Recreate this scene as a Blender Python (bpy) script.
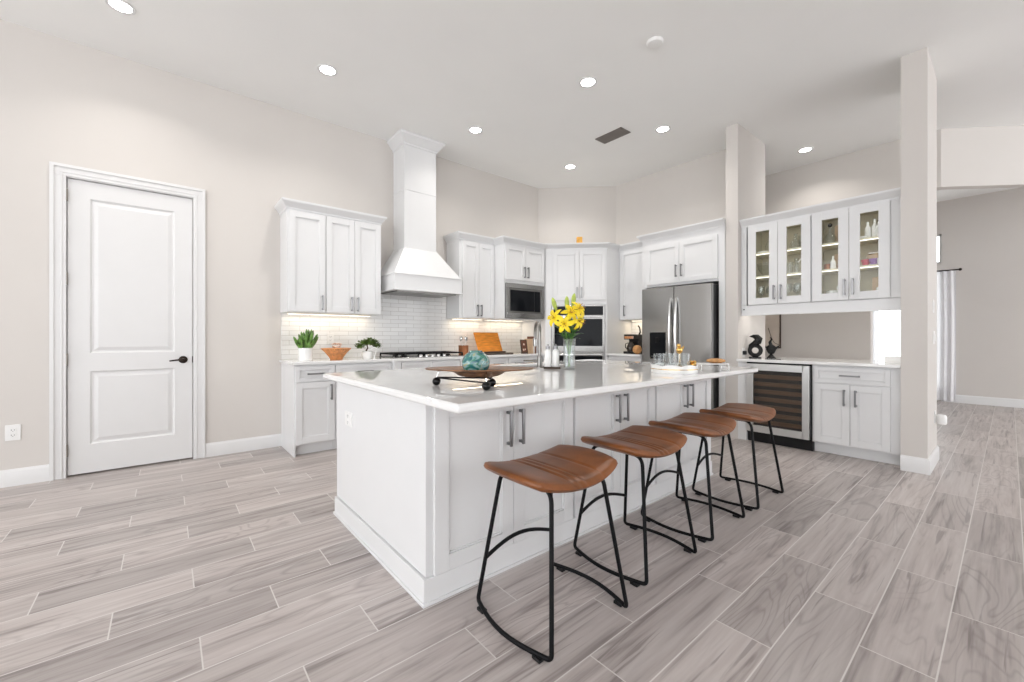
import bpy, bmesh, math, random
from mathutils import Vector, Matrix
PI = math.pi
random.seed(4)
for o in list(bpy.data.objects): bpy.data.objects.remove(o)
SC = bpy.context.scene
COL = SC.collection

# ---------------------------------------------------------------- camera, world, exposure
YAW = math.radians(50.2)
FWD = Vector((math.cos(YAW), math.sin(YAW), 0)); RGT = Vector((math.sin(YAW), -math.cos(YAW), 0))
CAMZ = 1.145
cam = bpy.data.cameras.new('camera'); co = bpy.data.objects.new('camera', cam); COL.objects.link(co)
co.location = (0, 0, CAMZ); co.rotation_euler = (PI/2, 0, YAW - PI/2)
cam.sensor_width = 36; cam.lens = 415.0*36/1024; cam.shift_y = -4/1024; cam.clip_start = .05
SC.camera = co
W = bpy.data.worlds.new('daylight'); SC.world = W; W.use_nodes = True
bg = W.node_tree.nodes['Background']; bg.inputs[0].default_value = (.96, .975, 1, 1); bg.inputs[1].default_value = 2.15
SC.view_settings.view_transform = 'Standard'; SC.view_settings.look = 'None'
SC.view_settings.gamma = 1; SC.view_settings.use_curve_mapping = False
SC.view_settings.exposure = 0.80
try:
    SC.cycles.max_bounces = 12; SC.cycles.diffuse_bounces = 6; SC.cycles.glossy_bounces = 5
    SC.cycles.transparent_max_bounces = 24; SC.cycles.caustics_reflective = False; SC.cycles.caustics_refractive = False
    SC.cycles.sample_clamp_indirect = 6
except Exception: pass

# ---------------------------------------------------------------- materials
MATS = {}
def mat(name, col, rough=.5, metal=0, spec=.5, var=.03, scale=6, emis=None, estr=0, stretch=None, coat=0, bump=0):
    """principled surface whose colour wavers a little with a noise texture"""
    m = bpy.data.materials.new(name); m.use_nodes = True; nt = m.node_tree; b = nt.nodes['Principled BSDF']
    b.inputs['Roughness'].default_value = rough; b.inputs['Metallic'].default_value = metal
    b.inputs['Specular IOR Level'].default_value = spec
    if coat: b.inputs['Coat Weight'].default_value = coat; b.inputs['Coat Roughness'].default_value = .05
    tc = nt.nodes.new('ShaderNodeTexCoord'); mp = nt.nodes.new('ShaderNodeMapping')
    if stretch: mp.inputs['Scale'].default_value = stretch
    nz = nt.nodes.new('ShaderNodeTexNoise'); nz.inputs['Scale'].default_value = scale; nz.inputs['Detail'].default_value = 4
    rp = nt.nodes.new('ShaderNodeValToRGB')
    rp.color_ramp.elements[0].position = .3; rp.color_ramp.elements[1].position = .7
    rp.color_ramp.elements[0].color = [max(0, c*(1-var)) for c in col] + [1]
    rp.color_ramp.elements[1].color = [min(1, c*(1+var)) for c in col] + [1]
    L = nt.links.new
    L(tc.outputs['Object'], mp.inputs[0]); L(mp.outputs[0], nz.inputs[0]); L(nz.outputs[0], rp.inputs[0]); L(rp.outputs[0], b.inputs['Base Color'])
    if bump:
        bp = nt.nodes.new('ShaderNodeBump'); bp.inputs['Strength'].default_value = bump; bp.inputs['Distance'].default_value = .004
        L(nz.outputs[0], bp.inputs['Height']); L(bp.outputs[0], b.inputs['Normal'])
    if emis: b.inputs['Emission Color'].default_value = (*emis, 1); b.inputs['Emission Strength'].default_value = estr
    MATS[name] = m; return m
def glass(name, tint=(1, 1, 1), lo=.04, hi=.5, rough=.0):
    """thin clear glass: lets light straight through and mirrors more at grazing angles"""
    m = bpy.data.materials.new(name); m.use_nodes = True; nt = m.node_tree
    for n in list(nt.nodes): nt.nodes.remove(n)
    out = nt.nodes.new('ShaderNodeOutputMaterial'); mx = nt.nodes.new('ShaderNodeMixShader')
    tr = nt.nodes.new('ShaderNodeBsdfTransparent'); tr.inputs[0].default_value = (*tint, 1)
    gl = nt.nodes.new('ShaderNodeBsdfGlossy'); gl.inputs['Roughness'].default_value = rough
    lw = nt.nodes.new('ShaderNodeLayerWeight'); lw.inputs[0].default_value = .35
    mr = nt.nodes.new('ShaderNodeMapRange'); mr.inputs[3].default_value = lo; mr.inputs[4].default_value = hi
    L = nt.links.new
    pw = nt.nodes.new('ShaderNodeMath'); pw.operation = 'POWER'; pw.inputs[1].default_value = 2.2
    L(lw.outputs['Facing'], pw.inputs[0]); L(pw.outputs[0], mr.inputs[0]); L(mr.outputs[0], mx.inputs[0]); L(tr.outputs[0], mx.inputs[1]); L(gl.outputs[0], mx.inputs[2]); L(mx.outputs[0], out.inputs[0])
    MATS[name] = m; return m
mat('wall', (.63, .60, .57), .75, var=.012, scale=2)
mat('ceiling', (.86, .865, .855), .85, var=.01, scale=2)
mat('trim', (.72, .72, .72), .35, var=.008)
mat('cabinet', (.73, .735, .74), .32, var=.008)
mat('interior', (.56, .52, .40), .5, var=.05)
mat('shelfedge', (.74, .69, .55), .4, var=.03)
mat('nickel', (.25, .25, .255), .30, 1, var=.05, scale=40)
mat('bronze', (.035, .026, .022), .35, .9, var=.1, scale=30)
mat('steel', (.33, .325, .315), .22, 1, var=.04, scale=3, stretch=(60, 60, .6))
mat('steeldark', (.24, .232, .22), .28, 1, var=.04, scale=3, stretch=(1, 1, 40))
mat('chrome', (.75, .75, .75), .1, 1, var=.02)
mat('blackglass', (.008, .009, .011), .06, 0, .10, var=.1)
mat('smoked', (.03, .022, .016), .08, 0, .6, var=.2, scale=9)
mat('blackmetal', (.005, .005, .006), .45, 0, .15, var=.1, scale=30)
mat('blackplastic', (.009, .009, .010), .4, spec=.3, var=.1)
mat('blackgloss', (.006, .006, .006), .25, spec=.25, var=.1)
mat('hinge', (.33, .31, .28), .35, .9, var=.1)
mat('plastic', (.80, .80, .79), .35, var=.01)
mat('slot', (.05, .05, .05), .6)
mat('ceramic', (.82, .82, .81), .18, var=.01, coat=.3)
mat('shelfwood', (.30, .20, .12), .45, var=.25, scale=5, stretch=(1, 14, 14))
mat('leafdark', (.055, .15, .035), .45, var=.5, scale=25)
mat('leaf', (.10, .24, .035), .4, var=.45, scale=25)
mat('succulent', (.115, .23, .045), .4, var=.7, scale=26)
mat('bonsaileaf', (.12, .19, .045), .5, var=.6, scale=22)
mat('bud', (.42, .52, .10), .45, var=.2, scale=30)
mat('yellow', (.93, .68, .015), .5, var=.14, scale=25)
mat('stamen', (.30, .11, .02), .6, var=.2)
mat('bark', (.09, .055, .035), .8, var=.3, scale=40, bump=.5)
mat('soil', (.05, .035, .025), .9, var=.3, scale=60)
mat('wicker', (.58, .25, .09), .45, var=.3, scale=40, bump=.4)
mat('shell', (.85, .68, .58), .4, var=.1, scale=30)
mat('copper', (.42, .17, .08), .3, .7, var=.25, scale=25)
mat('orange', (.74, .255, .025), .4, var=.22, scale=6, stretch=(1.5, 8, 8))
mat('rimwood', (.23, .115, .058), .35, .2, var=.5, scale=14)
mat('darkwood', (.05, .03, .02), .4, var=.3, scale=12)
mat('wood', (.42, .22, .10), .45, var=.25, scale=10, stretch=(8, 8, 1))
mat('tan', (.60, .44, .30), .6, var=.12)
mat('redbrown', (.16, .06, .035), .5, var=.15)
mat('gold', (.75, .47, .15), .22, 1, var=.1, scale=20)
mat('amber', (.72, .38, .08), .25, 0, var=.25, scale=18)
mat('paper', (.80, .78, .74), .8, var=.03)
mat('canvas', (.62, .545, .475), .8, var=.1, scale=5)
mat('red', (.50, .06, .10), .3, var=.2, scale=20)
mat('violet', (.26, .12, .38), .3, var=.2, scale=20)
mat('navy', (.02, .03, .06), .2, var=.2)
mat('bread', (.50, .26, .10), .7, var=.35, scale=30, bump=.5)
mat('curtain', (.84, .84, .86), .8, var=.02)
mat('vent', (.20, .18, .165), .6, var=.06)
mat('lamp', (1, 1, 1), .5, emis=(1, .98, .95), estr=14)
mat('fillsoft', (1, 1, 1), .5, emis=(1, .95, .86), estr=1.2)
mat('ledwarm', (1, 1, 1), .5, emis=(1, .86, .64), estr=3)
mat('led', (1, 1, 1), .5, emis=(1, .97, .92), estr=8)
glass('glass'); glass('crystal', (.95, .96, .96), .05, .75); glass('vaseglass', (.95, .97, .97), .12, .9); glass('pane', (.98, .99, .98), .02, .3)
glass('coolerglass', (.75, .72, .70), .06, .5)

def counter_mat():
    m = mat('quartz', (.80, .80, .795), .018, spec=.62, var=.02, scale=9); return m
counter_mat()

def leather_mat():
    m = mat('leather', (.195, .064, .016), .36, var=.40, scale=9, bump=.12); return m
leather_mat()
mat('seam', (.10, .04, .018), .6, var=.2)

def globe_mat():
    m = bpy.data.materials.new('teal_glass'); m.use_nodes = True; nt = m.node_tree; b = nt.nodes['Principled BSDF']
    tc = nt.nodes.new('ShaderNodeTexCoord'); mp = nt.nodes.new('ShaderNodeMapping'); mp.inputs['Scale'].default_value = (1, 1, 2.2)
    mp.inputs['Rotation'].default_value = (.5, .4, 0)
    nz = nt.nodes.new('ShaderNodeTexNoise'); nz.inputs['Scale'].default_value = 11; nz.inputs['Detail'].default_value = 5; nz.inputs['Distortion'].default_value = 2.15
    rp = nt.nodes.new('ShaderNodeValToRGB'); cr = rp.color_ramp
    cr.elements[0].position = .30; cr.elements[0].color = (.006, .06, .075, 1)
    cr.elements[1].position = .68; cr.elements[1].color = (.40, .40, .20, 1)
    e = cr.elements.new(.42); e.color = (.012, .13, .16, 1)
    e = cr.elements.new(.50); e.color = (.05, .22, .13, 1)
    e = cr.elements.new(.58); e.color = (.25, .42, .46, 1)
    L = nt.links.new
    L(tc.outputs['Object'], mp.inputs[0]); L(mp.outputs[0], nz.inputs[0]); L(nz.outputs[0], rp.inputs[0]); L(rp.outputs[0], b.inputs['Base Color'])
    b.inputs['Roughness'].default_value = .08; b.inputs['Coat Weight'].default_value = .6
    MATS['teal_glass'] = m
globe_mat()

def tile_mat():
    m = bpy.data.materials.new('subway_tile'); m.use_nodes = True; nt = m.node_tree; b = nt.nodes['Principled BSDF']
    tc = nt.nodes.new('ShaderNodeTexCoord'); sp = nt.nodes.new('ShaderNodeSeparateXYZ'); cb = nt.nodes.new('ShaderNodeCombineXYZ')
    ad = nt.nodes.new('ShaderNodeMath'); ad.operation = 'SUBTRACT'
    br = nt.nodes.new('ShaderNodeTexBrick'); br.inputs['Scale'].default_value = 1
    br.inputs['Brick Width'].default_value = .205; br.inputs['Row Height'].default_value = .0505
    br.inputs['Mortar Size'].default_value = .0022; br.inputs['Mortar Smooth'].default_value = .3; br.inputs['Bias'].default_value = 0
    br.inputs['Color1'].default_value = (.80, .80, .79, 1); br.inputs['Color2'].default_value = (.75, .75, .745, 1); br.inputs['Mortar'].default_value = (.52, .505, .48, 1)
    bp = nt.nodes.new('ShaderNodeBump'); bp.inputs['Distance'].default_value = .002; bp.inputs['Strength'].default_value = .6; bp.invert = True
    L = nt.links.new
    L(tc.outputs['Object'], sp.inputs[0]); L(sp.outputs[0], ad.inputs[0]); L(sp.outputs[1], ad.inputs[1])
    L(ad.outputs[0], cb.inputs[0]); L(sp.outputs[2], cb.inputs[1]); L(cb.outputs[0], br.inputs[0])
    L(br.outputs[0], b.inputs['Base Color']); L(br.outputs['Fac'], bp.inputs['Height']); L(bp.outputs[0], b.inputs['Normal'])
    b.inputs['Roughness'].default_value = .12
    MATS['subway_tile'] = m
tile_mat()

def floor_mat():
    """wood-look tiles 0.805 x 0.2025 m laid in a one-third step, grain along X"""
    m = bpy.data.materials.new('wood_tile'); m.use_nodes = True; nt = m.node_tree; b = nt.nodes['Principled BSDF']
    N = nt.nodes.new; L = nt.links.new
    def val(x): return x
    def M(op, a, c=None, d=None):
        n = N('ShaderNodeMath'); n.operation = op
        for i, v in enumerate((a, c, d)):
            if v is None: continue
            if isinstance(v, (int, float)): n.inputs[i].default_value = v
            else: L(v, n.inputs[i])
        return n.outputs[0]
    tc = N('ShaderNodeTexCoord'); sp = N('ShaderNodeSeparateXYZ'); L(tc.outputs['Object'], sp.inputs[0])
    x, y = sp.outputs[0], sp.outputs[1]
    v = M('DIVIDE', M('SUBTRACT', y, .765), .2025); row = M('FLOOR', v); fv = M('FRACT', v)
    u = M('DIVIDE', M('SUBTRACT', x, M('MULTIPLY_ADD', M('SUBTRACT', row, 5), .2683, .098)), .805); colm = M('FLOOR', u); fu = M('FRACT', u)
    ev = M('MULTIPLY', M('MINIMUM', fv, M('SUBTRACT', 1, fv)), .2025); eu = M('MULTIPLY', M('MINIMUM', fu, M('SUBTRACT', 1, fu)), .805)
    grout = M('LESS_THAN', M('MINIMUM', ev, eu), .0024)
    cid = N('ShaderNodeCombineXYZ'); L(row, cid.inputs[0]); L(colm, cid.inputs[1])
    wn = N('ShaderNodeTexWhiteNoise'); wn.noise_dimensions = '2D'; L(cid.outputs[0], wn.inputs[0]); rnd = wn.outputs['Value']
    # soft long grain
    def grain(sx, sy, scale, det, dist, seed):
        c = N('ShaderNodeCombineXYZ'); L(M('MULTIPLY_ADD', x, sx, M('MULTIPLY', rnd, 37 + seed)), c.inputs[0]); L(M('MULTIPLY', y, sy), c.inputs[1]); L(M('MULTIPLY', rnd, 91 + seed), c.inputs[2])
        n = N('ShaderNodeTexNoise'); n.inputs['Scale'].default_value = scale; n.inputs['Detail'].default_value = det; n.inputs['Distortion'].default_value = dist
        L(c.outputs[0], n.inputs[0]); return n.outputs[0]
    g1 = grain(.55, 7.5, 2.0, 6, .9, 0); g2 = grain(1.3, 30, 2.0, 3, .3, 5); g3 = grain(.42, 2.6, 1.6, 2, 1.1, 11); g4 = grain(.5, 1.6, 1.2, 1, 0, 23); g5 = grain(.6, 13, 2.0, 4, 1.2, 31)
    base = N('ShaderNodeValToRGB'); cr = base.color_ramp
    cr.elements[0].position = .30; cr.elements[0].color = (.235, .206, .196, 1)
    cr.elements[1].position = .66; cr.elements[1].color = (.535, .492, .472, 1)
    e = cr.elements.new(.46); e.color = (.44, .392, .374, 1)
    L(M('ADD', M('MULTIPLY', g1, .66), M('MULTIPLY', g2, .34)), base.inputs[0])
    # contour-line figure that swirls, and a few long dark streaks
    t_ = M('MULTIPLY', g3, 15); line = M('SUBTRACT', 1, M('MINIMUM', M('MULTIPLY', M('ABSOLUTE', M('SUBTRACT', M('FRACT', t_), .5)), 5), 1))
    fig = M('MULTIPLY', line, M('MULTIPLY', M('MINIMUM', M('MAXIMUM', M('MULTIPLY', M('SUBTRACT', g4, .42), 6), .12), 1), .30))
    streak = M('MULTIPLY', M('MINIMUM', M('MAXIMUM', M('MULTIPLY', M('SUBTRACT', g5, .605), 14), 0), 1), .48)
    vein = M('MAXIMUM', fig, streak)
    mx = N('ShaderNodeMix'); mx.data_type = 'RGBA'; L(vein, mx.inputs[0]); L(base.outputs[0], mx.inputs[6]); mx.inputs[7].default_value = (.12, .095, .09, 1)
    shade = M('MULTIPLY_ADD', rnd, .30, .83)
    mu = N('ShaderNodeMix'); mu.data_type = 'RGBA'; mu.blend_type = 'MULTIPLY'; mu.inputs[0].default_value = 1
    cc = N('ShaderNodeCombineColor'); [L(shade, cc.inputs[i]) for i in range(3)]
    L(mx.outputs[2], mu.inputs[6]); L(cc.outputs[0], mu.inputs[7])
    mg = N('ShaderNodeMix'); mg.data_type = 'RGBA'; L(grout, mg.inputs[0]); L(mu.outputs[2], mg.inputs[6]); mg.inputs[7].default_value = (.64, .61, .585, 1)
    L(mg.outputs[2], b.inputs['Base Color'])
    b.inputs['Roughness'].default_value = .36; b.inputs['Specular IOR Level'].default_value = .4
    bp = N('ShaderNodeBump'); bp.inputs['Strength'].default_value = .25; bp.inputs['Distance'].default_value = .002; bp.invert = True
    L(M('ADD', grout, M('MULTIPLY', g2, .15)), bp.inputs['Height']); L(bp.outputs[0], b.inputs['Normal'])
    MATS['wood_tile'] = m
floor_mat()

# ---------------------------------------------------------------- mesh helpers
class MB:
    def __init__(s): s.bm = bmesh.new()
    def face(s, vs):
        try: return s.bm.faces.new(vs)
        except ValueError: return None
    def box(s, x0, y0, z0, x1, y1, z1, M=None):
        if x0 > x1: x0, x1 = x1, x0
        if y0 > y1: y0, y1 = y1, y0
        if z0 > z1: z0, z1 = z1, z0
        P = [(x0, y0, z0), (x1, y0, z0), (x1, y1, z0), (x0, y1, z0), (x0, y0, z1), (x1, y0, z1), (x1, y1, z1), (x0, y1, z1)]
        v = [s.bm.verts.new((M @ Vector(p)) if M else p) for p in P]
        for f in ((0, 3, 2, 1), (4, 5, 6, 7), (0, 1, 5, 4), (1, 2, 6, 5), (2, 3, 7, 6), (3, 0, 4, 7)): s.face([v[i] for i in f])
        return s
    def prism(s, pts, z0, z1, M=None):
        """extrude a polygon (counter-clockwise xy) from z0 to z1"""
        a = [s.bm.verts.new((M @ Vector((p[0], p[1], z0))) if M else (p[0], p[1], z0)) for p in pts]
        b = [s.bm.verts.new((M @ Vector((p[0], p[1], z1))) if M else (p[0], p[1], z1)) for p in pts]
        s.face(a[::-1]); s.face(b); n = len(pts)
        for i in range(n): s.face([a[i], a[(i+1) % n], b[(i+1) % n], b[i]])
        return s
    def frustum(s, lo, z0, hi, z1):
        """lo, hi = (x0,y0,x1,y1)"""
        def q(r, z): return [s.bm.verts.new(p) for p in ((r[0], r[1], z), (r[2], r[1], z), (r[2], r[3], z), (r[0], r[3], z))]
        a, b = q(lo, z0), q(hi, z1); s.face(a[::-1]); s.face(b)
        for i in range(4): s.face([a[i], a[(i+1) % 4], b[(i+1) % 4], b[i]])
        return s
    def lathe(s, prof, c=(0, 0, 0), n=24, M=None, sc=(1, 1)):
        rings = []
        for r, z in prof:
            if r <= 1e-6: ps = [(c[0], c[1], c[2]+z)]
            else: ps = [(c[0]+sc[0]*r*math.cos(2*PI*i/n), c[1]+sc[1]*r*math.sin(2*PI*i/n), c[2]+z) for i in range(n)]
            rings.append([s.bm.verts.new((M @ Vector(p)) if M else p) for p in ps])
        for A, B in zip(rings, rings[1:]):
            for i in range(n):
                j = (i+1) % n
                if len(A) == 1 and len(B) == 1: continue
                if len(A) == 1: s.face([A[0], B[j], B[i]])
                elif len(B) == 1: s.face([A[i], A[j], B[0]])
                else: s.face([A[i], A[j], B[j], B[i]])
        return s
    def cyl(s, c, r, z0, z1, n=24, r1=None):
        r1 = r if r1 is None else r1
        return s.lathe([(0, z0), (r, z0), (r1, z1), (0, z1)], (c[0], c[1], 0), n)
    def ball(s, c, r, n=16, sc=(1, 1, 1)):
        k = n//2
        return s.lathe([(r*math.sin(PI*i/k)*1.0, -r*sc[2]*math.cos(PI*i/k)) for i in range(k+1)], c, n, sc=(sc[0], sc[1]))
    def tube(s, path, r, n=10, closed=False, radii=None):
        path = [Vector(p) for p in path]; N = len(path); rings = []; up = None
        for i, p in enumerate(path):
            if closed: t = path[(i+1) % N] - path[i-1]
            else: t = path[min(i+1, N-1)] - path[max(i-1, 0)]
            t.normalize()
            if up is None:
                up = Vector((0, 0, 1)) if abs(t.z) < .9 else Vector((1, 0, 0))
            a = up - t*up.dot(t)
            if a.length < 1e-5: a = t.orthogonal()
            a.normalize(); up = a; bb = t.cross(a)
            rr = radii[i] if radii else r
            rings.append([s.bm.verts.new(p + a*rr*math.cos(2*PI*k/n) + bb*rr*math.sin(2*PI*k/n)) for k in range(n)])
        idx = range(N if closed else N-1)
        for i in idx:
            A, B = rings[i], rings[(i+1) % N]
            for k in range(n): s.face([A[k], A[(k+1) % n], B[(k+1) % n], B[k]])
        if not closed: s.face(rings[0][::-1]); s.face(rings[-1])
        return s
    def grid(s, fn, nu, nv, M=None):
        V = [[s.bm.verts.new((M @ Vector(fn(i/nu, j/nv))) if M else fn(i/nu, j/nv)) for j in range(nv+1)] for i in range(nu+1)]
        for i in range(nu):
            for j in range(nv): s.face([V[i][j], V[i+1][j], V[i+1][j+1], V[i][j+1]])
        return s
    def build(s, name, m, parent=None, bev=0, smooth=True, loc=None, ang=35, solid=0):
        bmesh.ops.recalc_face_normals(s.bm, faces=s.bm.faces)
        me = bpy.data.meshes.new(name); s.bm.to_mesh(me); s.bm.free()
        me.materials.append(MATS[m] if isinstance(m, str) else m)
        if smooth:
            me.polygons.foreach_set('use_smooth', [True]*len(me.polygons)); me.set_sharp_from_angle(angle=math.radians(ang))
        o = bpy.data.objects.new(name, me); COL.objects.link(o)
        if parent: o.parent = parent
        if loc: o.location = loc
        if solid:
            md = o.modifiers.new('solid', 'SOLIDIFY'); md.thickness = solid; md.offset = 0
        if bev:
            md = o.modifiers.new('bevel', 'BEVEL'); md.width = bev; md.segments = 2; md.limit_method = 'ANGLE'; md.angle_limit = math.radians(40)
        return o
def bx(*a): return MB().box(*a)
def fillet(pts, rad, n=6):
    """polyline with rounded inner corners"""
    pts = [Vector(p) for p in pts]; out = [pts[0]]
    for i in range(1, len(pts)-1):
        p, a, b = pts[i], pts[i-1], pts[i+1]; r = min(rad, (a-p).length*.45, (b-p).length*.45)
        s0 = p + (a-p).normalized()*r; s1 = p + (b-p).normalized()*r
        for k in range(n+1):
            t = k/n; out.append(s0*(1-t)**2 + p*2*t*(1-t) + s1*t*t)
    out.append(pts[-1]); return out
def tag(o, label, cat, group=None):
    o['label'] = label; o['category'] = cat
    if group: o['group'] = group
    return o
def thing(name, label, cat, loc=(0, 0, 0), rz=0, group=None):
    o = bpy.data.objects.new(name, None); COL.objects.link(o); o.empty_display_size = .1
    o.location = loc; o.rotation_euler = (0, 0, rz); return tag(o, label, cat, group)
def structure(o): o['kind'] = 'structure'; return o
def children(o): return [c for c in bpy.data.objects if c.parent == o]
def dup(root, loc=None, rz=None, label=None, group=None):
    r = root.copy(); COL.objects.link(r)
    if loc is not None: r.location = loc
    if rz is not None: r.rotation_euler = (0, 0, rz)
    if label: r['label'] = label
    if group: r['group'] = group
    for ch in children(root):
        c = ch.copy(); COL.objects.link(c); c.parent = r
        for g in children(ch):
            d = g.copy(); COL.objects.link(d); d.parent = c
    return r
def area(name, loc, size, power, color=(1, 1, 1), parent=None, rot=(0, 0, 0), sy=None, shape=None, spread=None):
    l = bpy.data.lights.new(name, 'AREA'); l.energy = power; l.color = color; l.size = size
    if sy: l.shape = 'RECTANGLE'; l.size_y = sy
    if shape: l.shape = shape
    if spread: l.spread = spread
    o = bpy.data.objects.new(name, l); COL.objects.link(o); o.location = loc; o.rotation_euler = rot
    if parent: o.parent = parent
    return o

# ================================================================ SETTING
YW, XW, CEI = 4.91, 5.53, 3.56
structure(bx(-6, -6, -.1, 11.2, 6, 0).build('floor', 'wood_tile', smooth=False))
structure(bx(-6, -6, CEI, 11.2, 6, CEI+.15).build('ceiling', 'ceiling', smooth=False))
DX0, DX1, DH = -.618, .189, 2.44         # door leaf
b = MB(); b.box(-6, YW, 0, DX0-.02, YW+.14, CEI).box(DX1+.02, YW, 0, 4.65, YW+.14, CEI).box(DX0-.02, YW, DH+.02, DX1+.02, YW+.14, CEI)
structure(b.build('wall_left', 'wall', smooth=False))
structure(bx(DX0-.3, YW+.3, 0, DX1+.3, YW+.4, 2.7).build('wall_door_lightblock', 'wall', smooth=False))  # unseen backing added to stop outside light leaking past the door
structure(MB().prism([(4.65, YW), (XW, 4.03), (XW+.14, 4.03), (XW+.14, YW+.14), (4.65, YW+.14)], 0, CEI).build('wall_corner', 'wall', smooth=False))
structure(bx(XW, 2.10, 0, XW+.14, 4.03, CEI).build('wall_right', 'wall', smooth=False))
structure(bx(4.955, 1.965, 0, 5.77, 2.10, CEI).build('wall_fin', 'wall', smooth=False))
structure(bx(4.87, .44, 0, 5.55, .605, CEI).build('wall_pillar', 'wall', smooth=False))
structure(bx(XW, .605, 0, XW+.10, 1.965, .872).build('wall_bar', 'wall', smooth=False))
structure(bx(-1.5, -5.14, 0, 3.2, -5, CEI).build('wall_rear_lightblock', 'wall', smooth=False))  # unseen partial wall added to hold back light from behind the camera
# hall wall with a wide opening that turns 45 degrees
HX, HZ = 6.9, 2.885
b = MB(); b.box(HX, 1.14, 0, HX+.14, 4.2, CEI).box(HX, .513, HZ, HX+.14, 1.14, CEI)
b.prism([(HX, .513), (9.0, -1.587), (9.1, -1.487), (HX+.14, .513)], HZ, CEI)
structure(b.build('wall_hall', 'wall', smooth=False))
structure(bx(XW+.14, 4.06, 0, 11.2, 4.2, CEI).build('wall_hall_end', 'wall', smooth=False))
FX = 10.6
b = MB(); b.box(FX, -6, 0, FX+.15, .78, CEI).box(FX, 1.85, 0, FX+.15, 4.06, CEI).box(FX, .78, 2.98, FX+.15, 1.85, CEI).box(FX, .78, 2.34, FX+.15, 1.85, 2.46).box(FX, .78, 0, FX+.15, 1.85, .25)
structure(b.build('wall_far', 'wall', smooth=False))
def window(name, y0, y1, z0, z1, mull):
    w = MB(); f = .03
    w.box(FX+.03, y0, z0, FX+.09, y1, z0+f).box(FX+.03, y0, z1-f, FX+.09, y1, z1).box(FX+.03, y0, z0, FX+.09, y0+f, z1).box(FX+.03, y1-f, z0, FX+.09, y1, z1)
    for z in mull: w.box(FX+.04, y0, z-.018, FX+.08, y1, z+.018)
    o = structure(w.build(name, 'trim', bev=.003)); bx(FX+.055, y0+f, z0+f, FX+.061, y1-f, z1-f).build('pane', 'pane', o); return o
window('window_1', .78, 1.85, .25, 2.34, ()); window('window_2', .78, 1.85, 2.46, 2.98, ())
# baseboards
def strip(b, path, prof):
    """sweep a (out, z) profile along a polyline, mitred; the room lies on its right-hand side"""
    P = [Vector((p[0], p[1], 0)) for p in path]; nrm = []
    for i in range(len(P)):
        ns = []
        for j in (i-1, i):
            if 0 <= j < len(P)-1:
                d = (P[j+1]-P[j]).normalized(); ns.append(Vector((d.y, -d.x, 0)))
        m = sum(ns, Vector()); m = m/m.length; nrm.append(m/max(.2, m.dot(ns[0])))
    cols = [[b.bm.verts.new((P[i].x+nrm[i].x*o, P[i].y+nrm[i].y*o, dz)) for i in range(len(P))] for o, dz in prof]
    for A, B in zip(cols, cols[1:]):
        for k in range(len(P)-1): b.face([A[k], A[k+1], B[k+1], B[k]])
    b.face([c[0] for c in cols]); b.face([c[-1] for c in cols][::-1]); return b
def baseboard(name, pts, h=.13):
    return structure(strip(MB(), pts, [(0, 0), (.016, 0), (.016, h-.022), (.013, h-.014), (.008, h-.008), (.006, h), (0, h)]).build(name, 'trim'))
CS = .09
baseboard('baseboard_left', [(-6, YW), (DX0-.005-CS, YW)]); baseboard('baseboard_middle', [(DX1+.005+CS, YW), (.93, YW)])
baseboard('baseboard_pillar', [(4.87, .605), (4.87, .44), (5.55, .44), (5.55, .605)])
baseboard('baseboard_hall', [(HX, 4.06), (HX, 1.14)]); baseboard('baseboard_far', [(FX, .78), (FX, -6)], .14)
# door casing, stepped profile
b = MB()
def casing_side(x0, x1, inner_right):
    b.box(x0, YW-.016, 0.0005, x1, YW, DH+.012)
    xo = (x0, x0+.024) if inner_right else (x1-.024, x1)
    b.box(xo[0], YW-.026, 0, xo[1], YW-.014, DH+.012+CS-.0005)
    xi = (x1-.03, x1-.02) if inner_right else (x0+.02, x0+.03)
    b.box(xi[0], YW-.021, 0, xi[1], YW-.015, DH+.04)
casing_side(DX0-.006-CS, DX0-.006, True); casing_side(DX1+.006, DX1+.006+CS, False)
b.box(DX0-.0055-CS, YW-.0165, DH+.0125, DX1+.0055+CS, YW, DH+.0115+CS)
b.box(DX0-.0065-CS, YW-.0265, DH+.012+CS-.024, DX1+.0065+CS, YW-.013, DH+.012+CS)
b.box(DX0-.04, YW-.021, DH+.035, DX1+.04, YW-.015, DH+.045)
b.box(DX0-.02, YW-.002, 0, DX0-.006, YW+.14, DH+.02).box(DX1+.006, YW-.002, 0, DX1+.02, YW+.14, DH+.02).box(DX0-.02, YW-.002, DH+.006, DX1+.02, YW+.14, DH+.02)
structure(b.build('trim_1', 'trim', bev=.0015))
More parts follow.
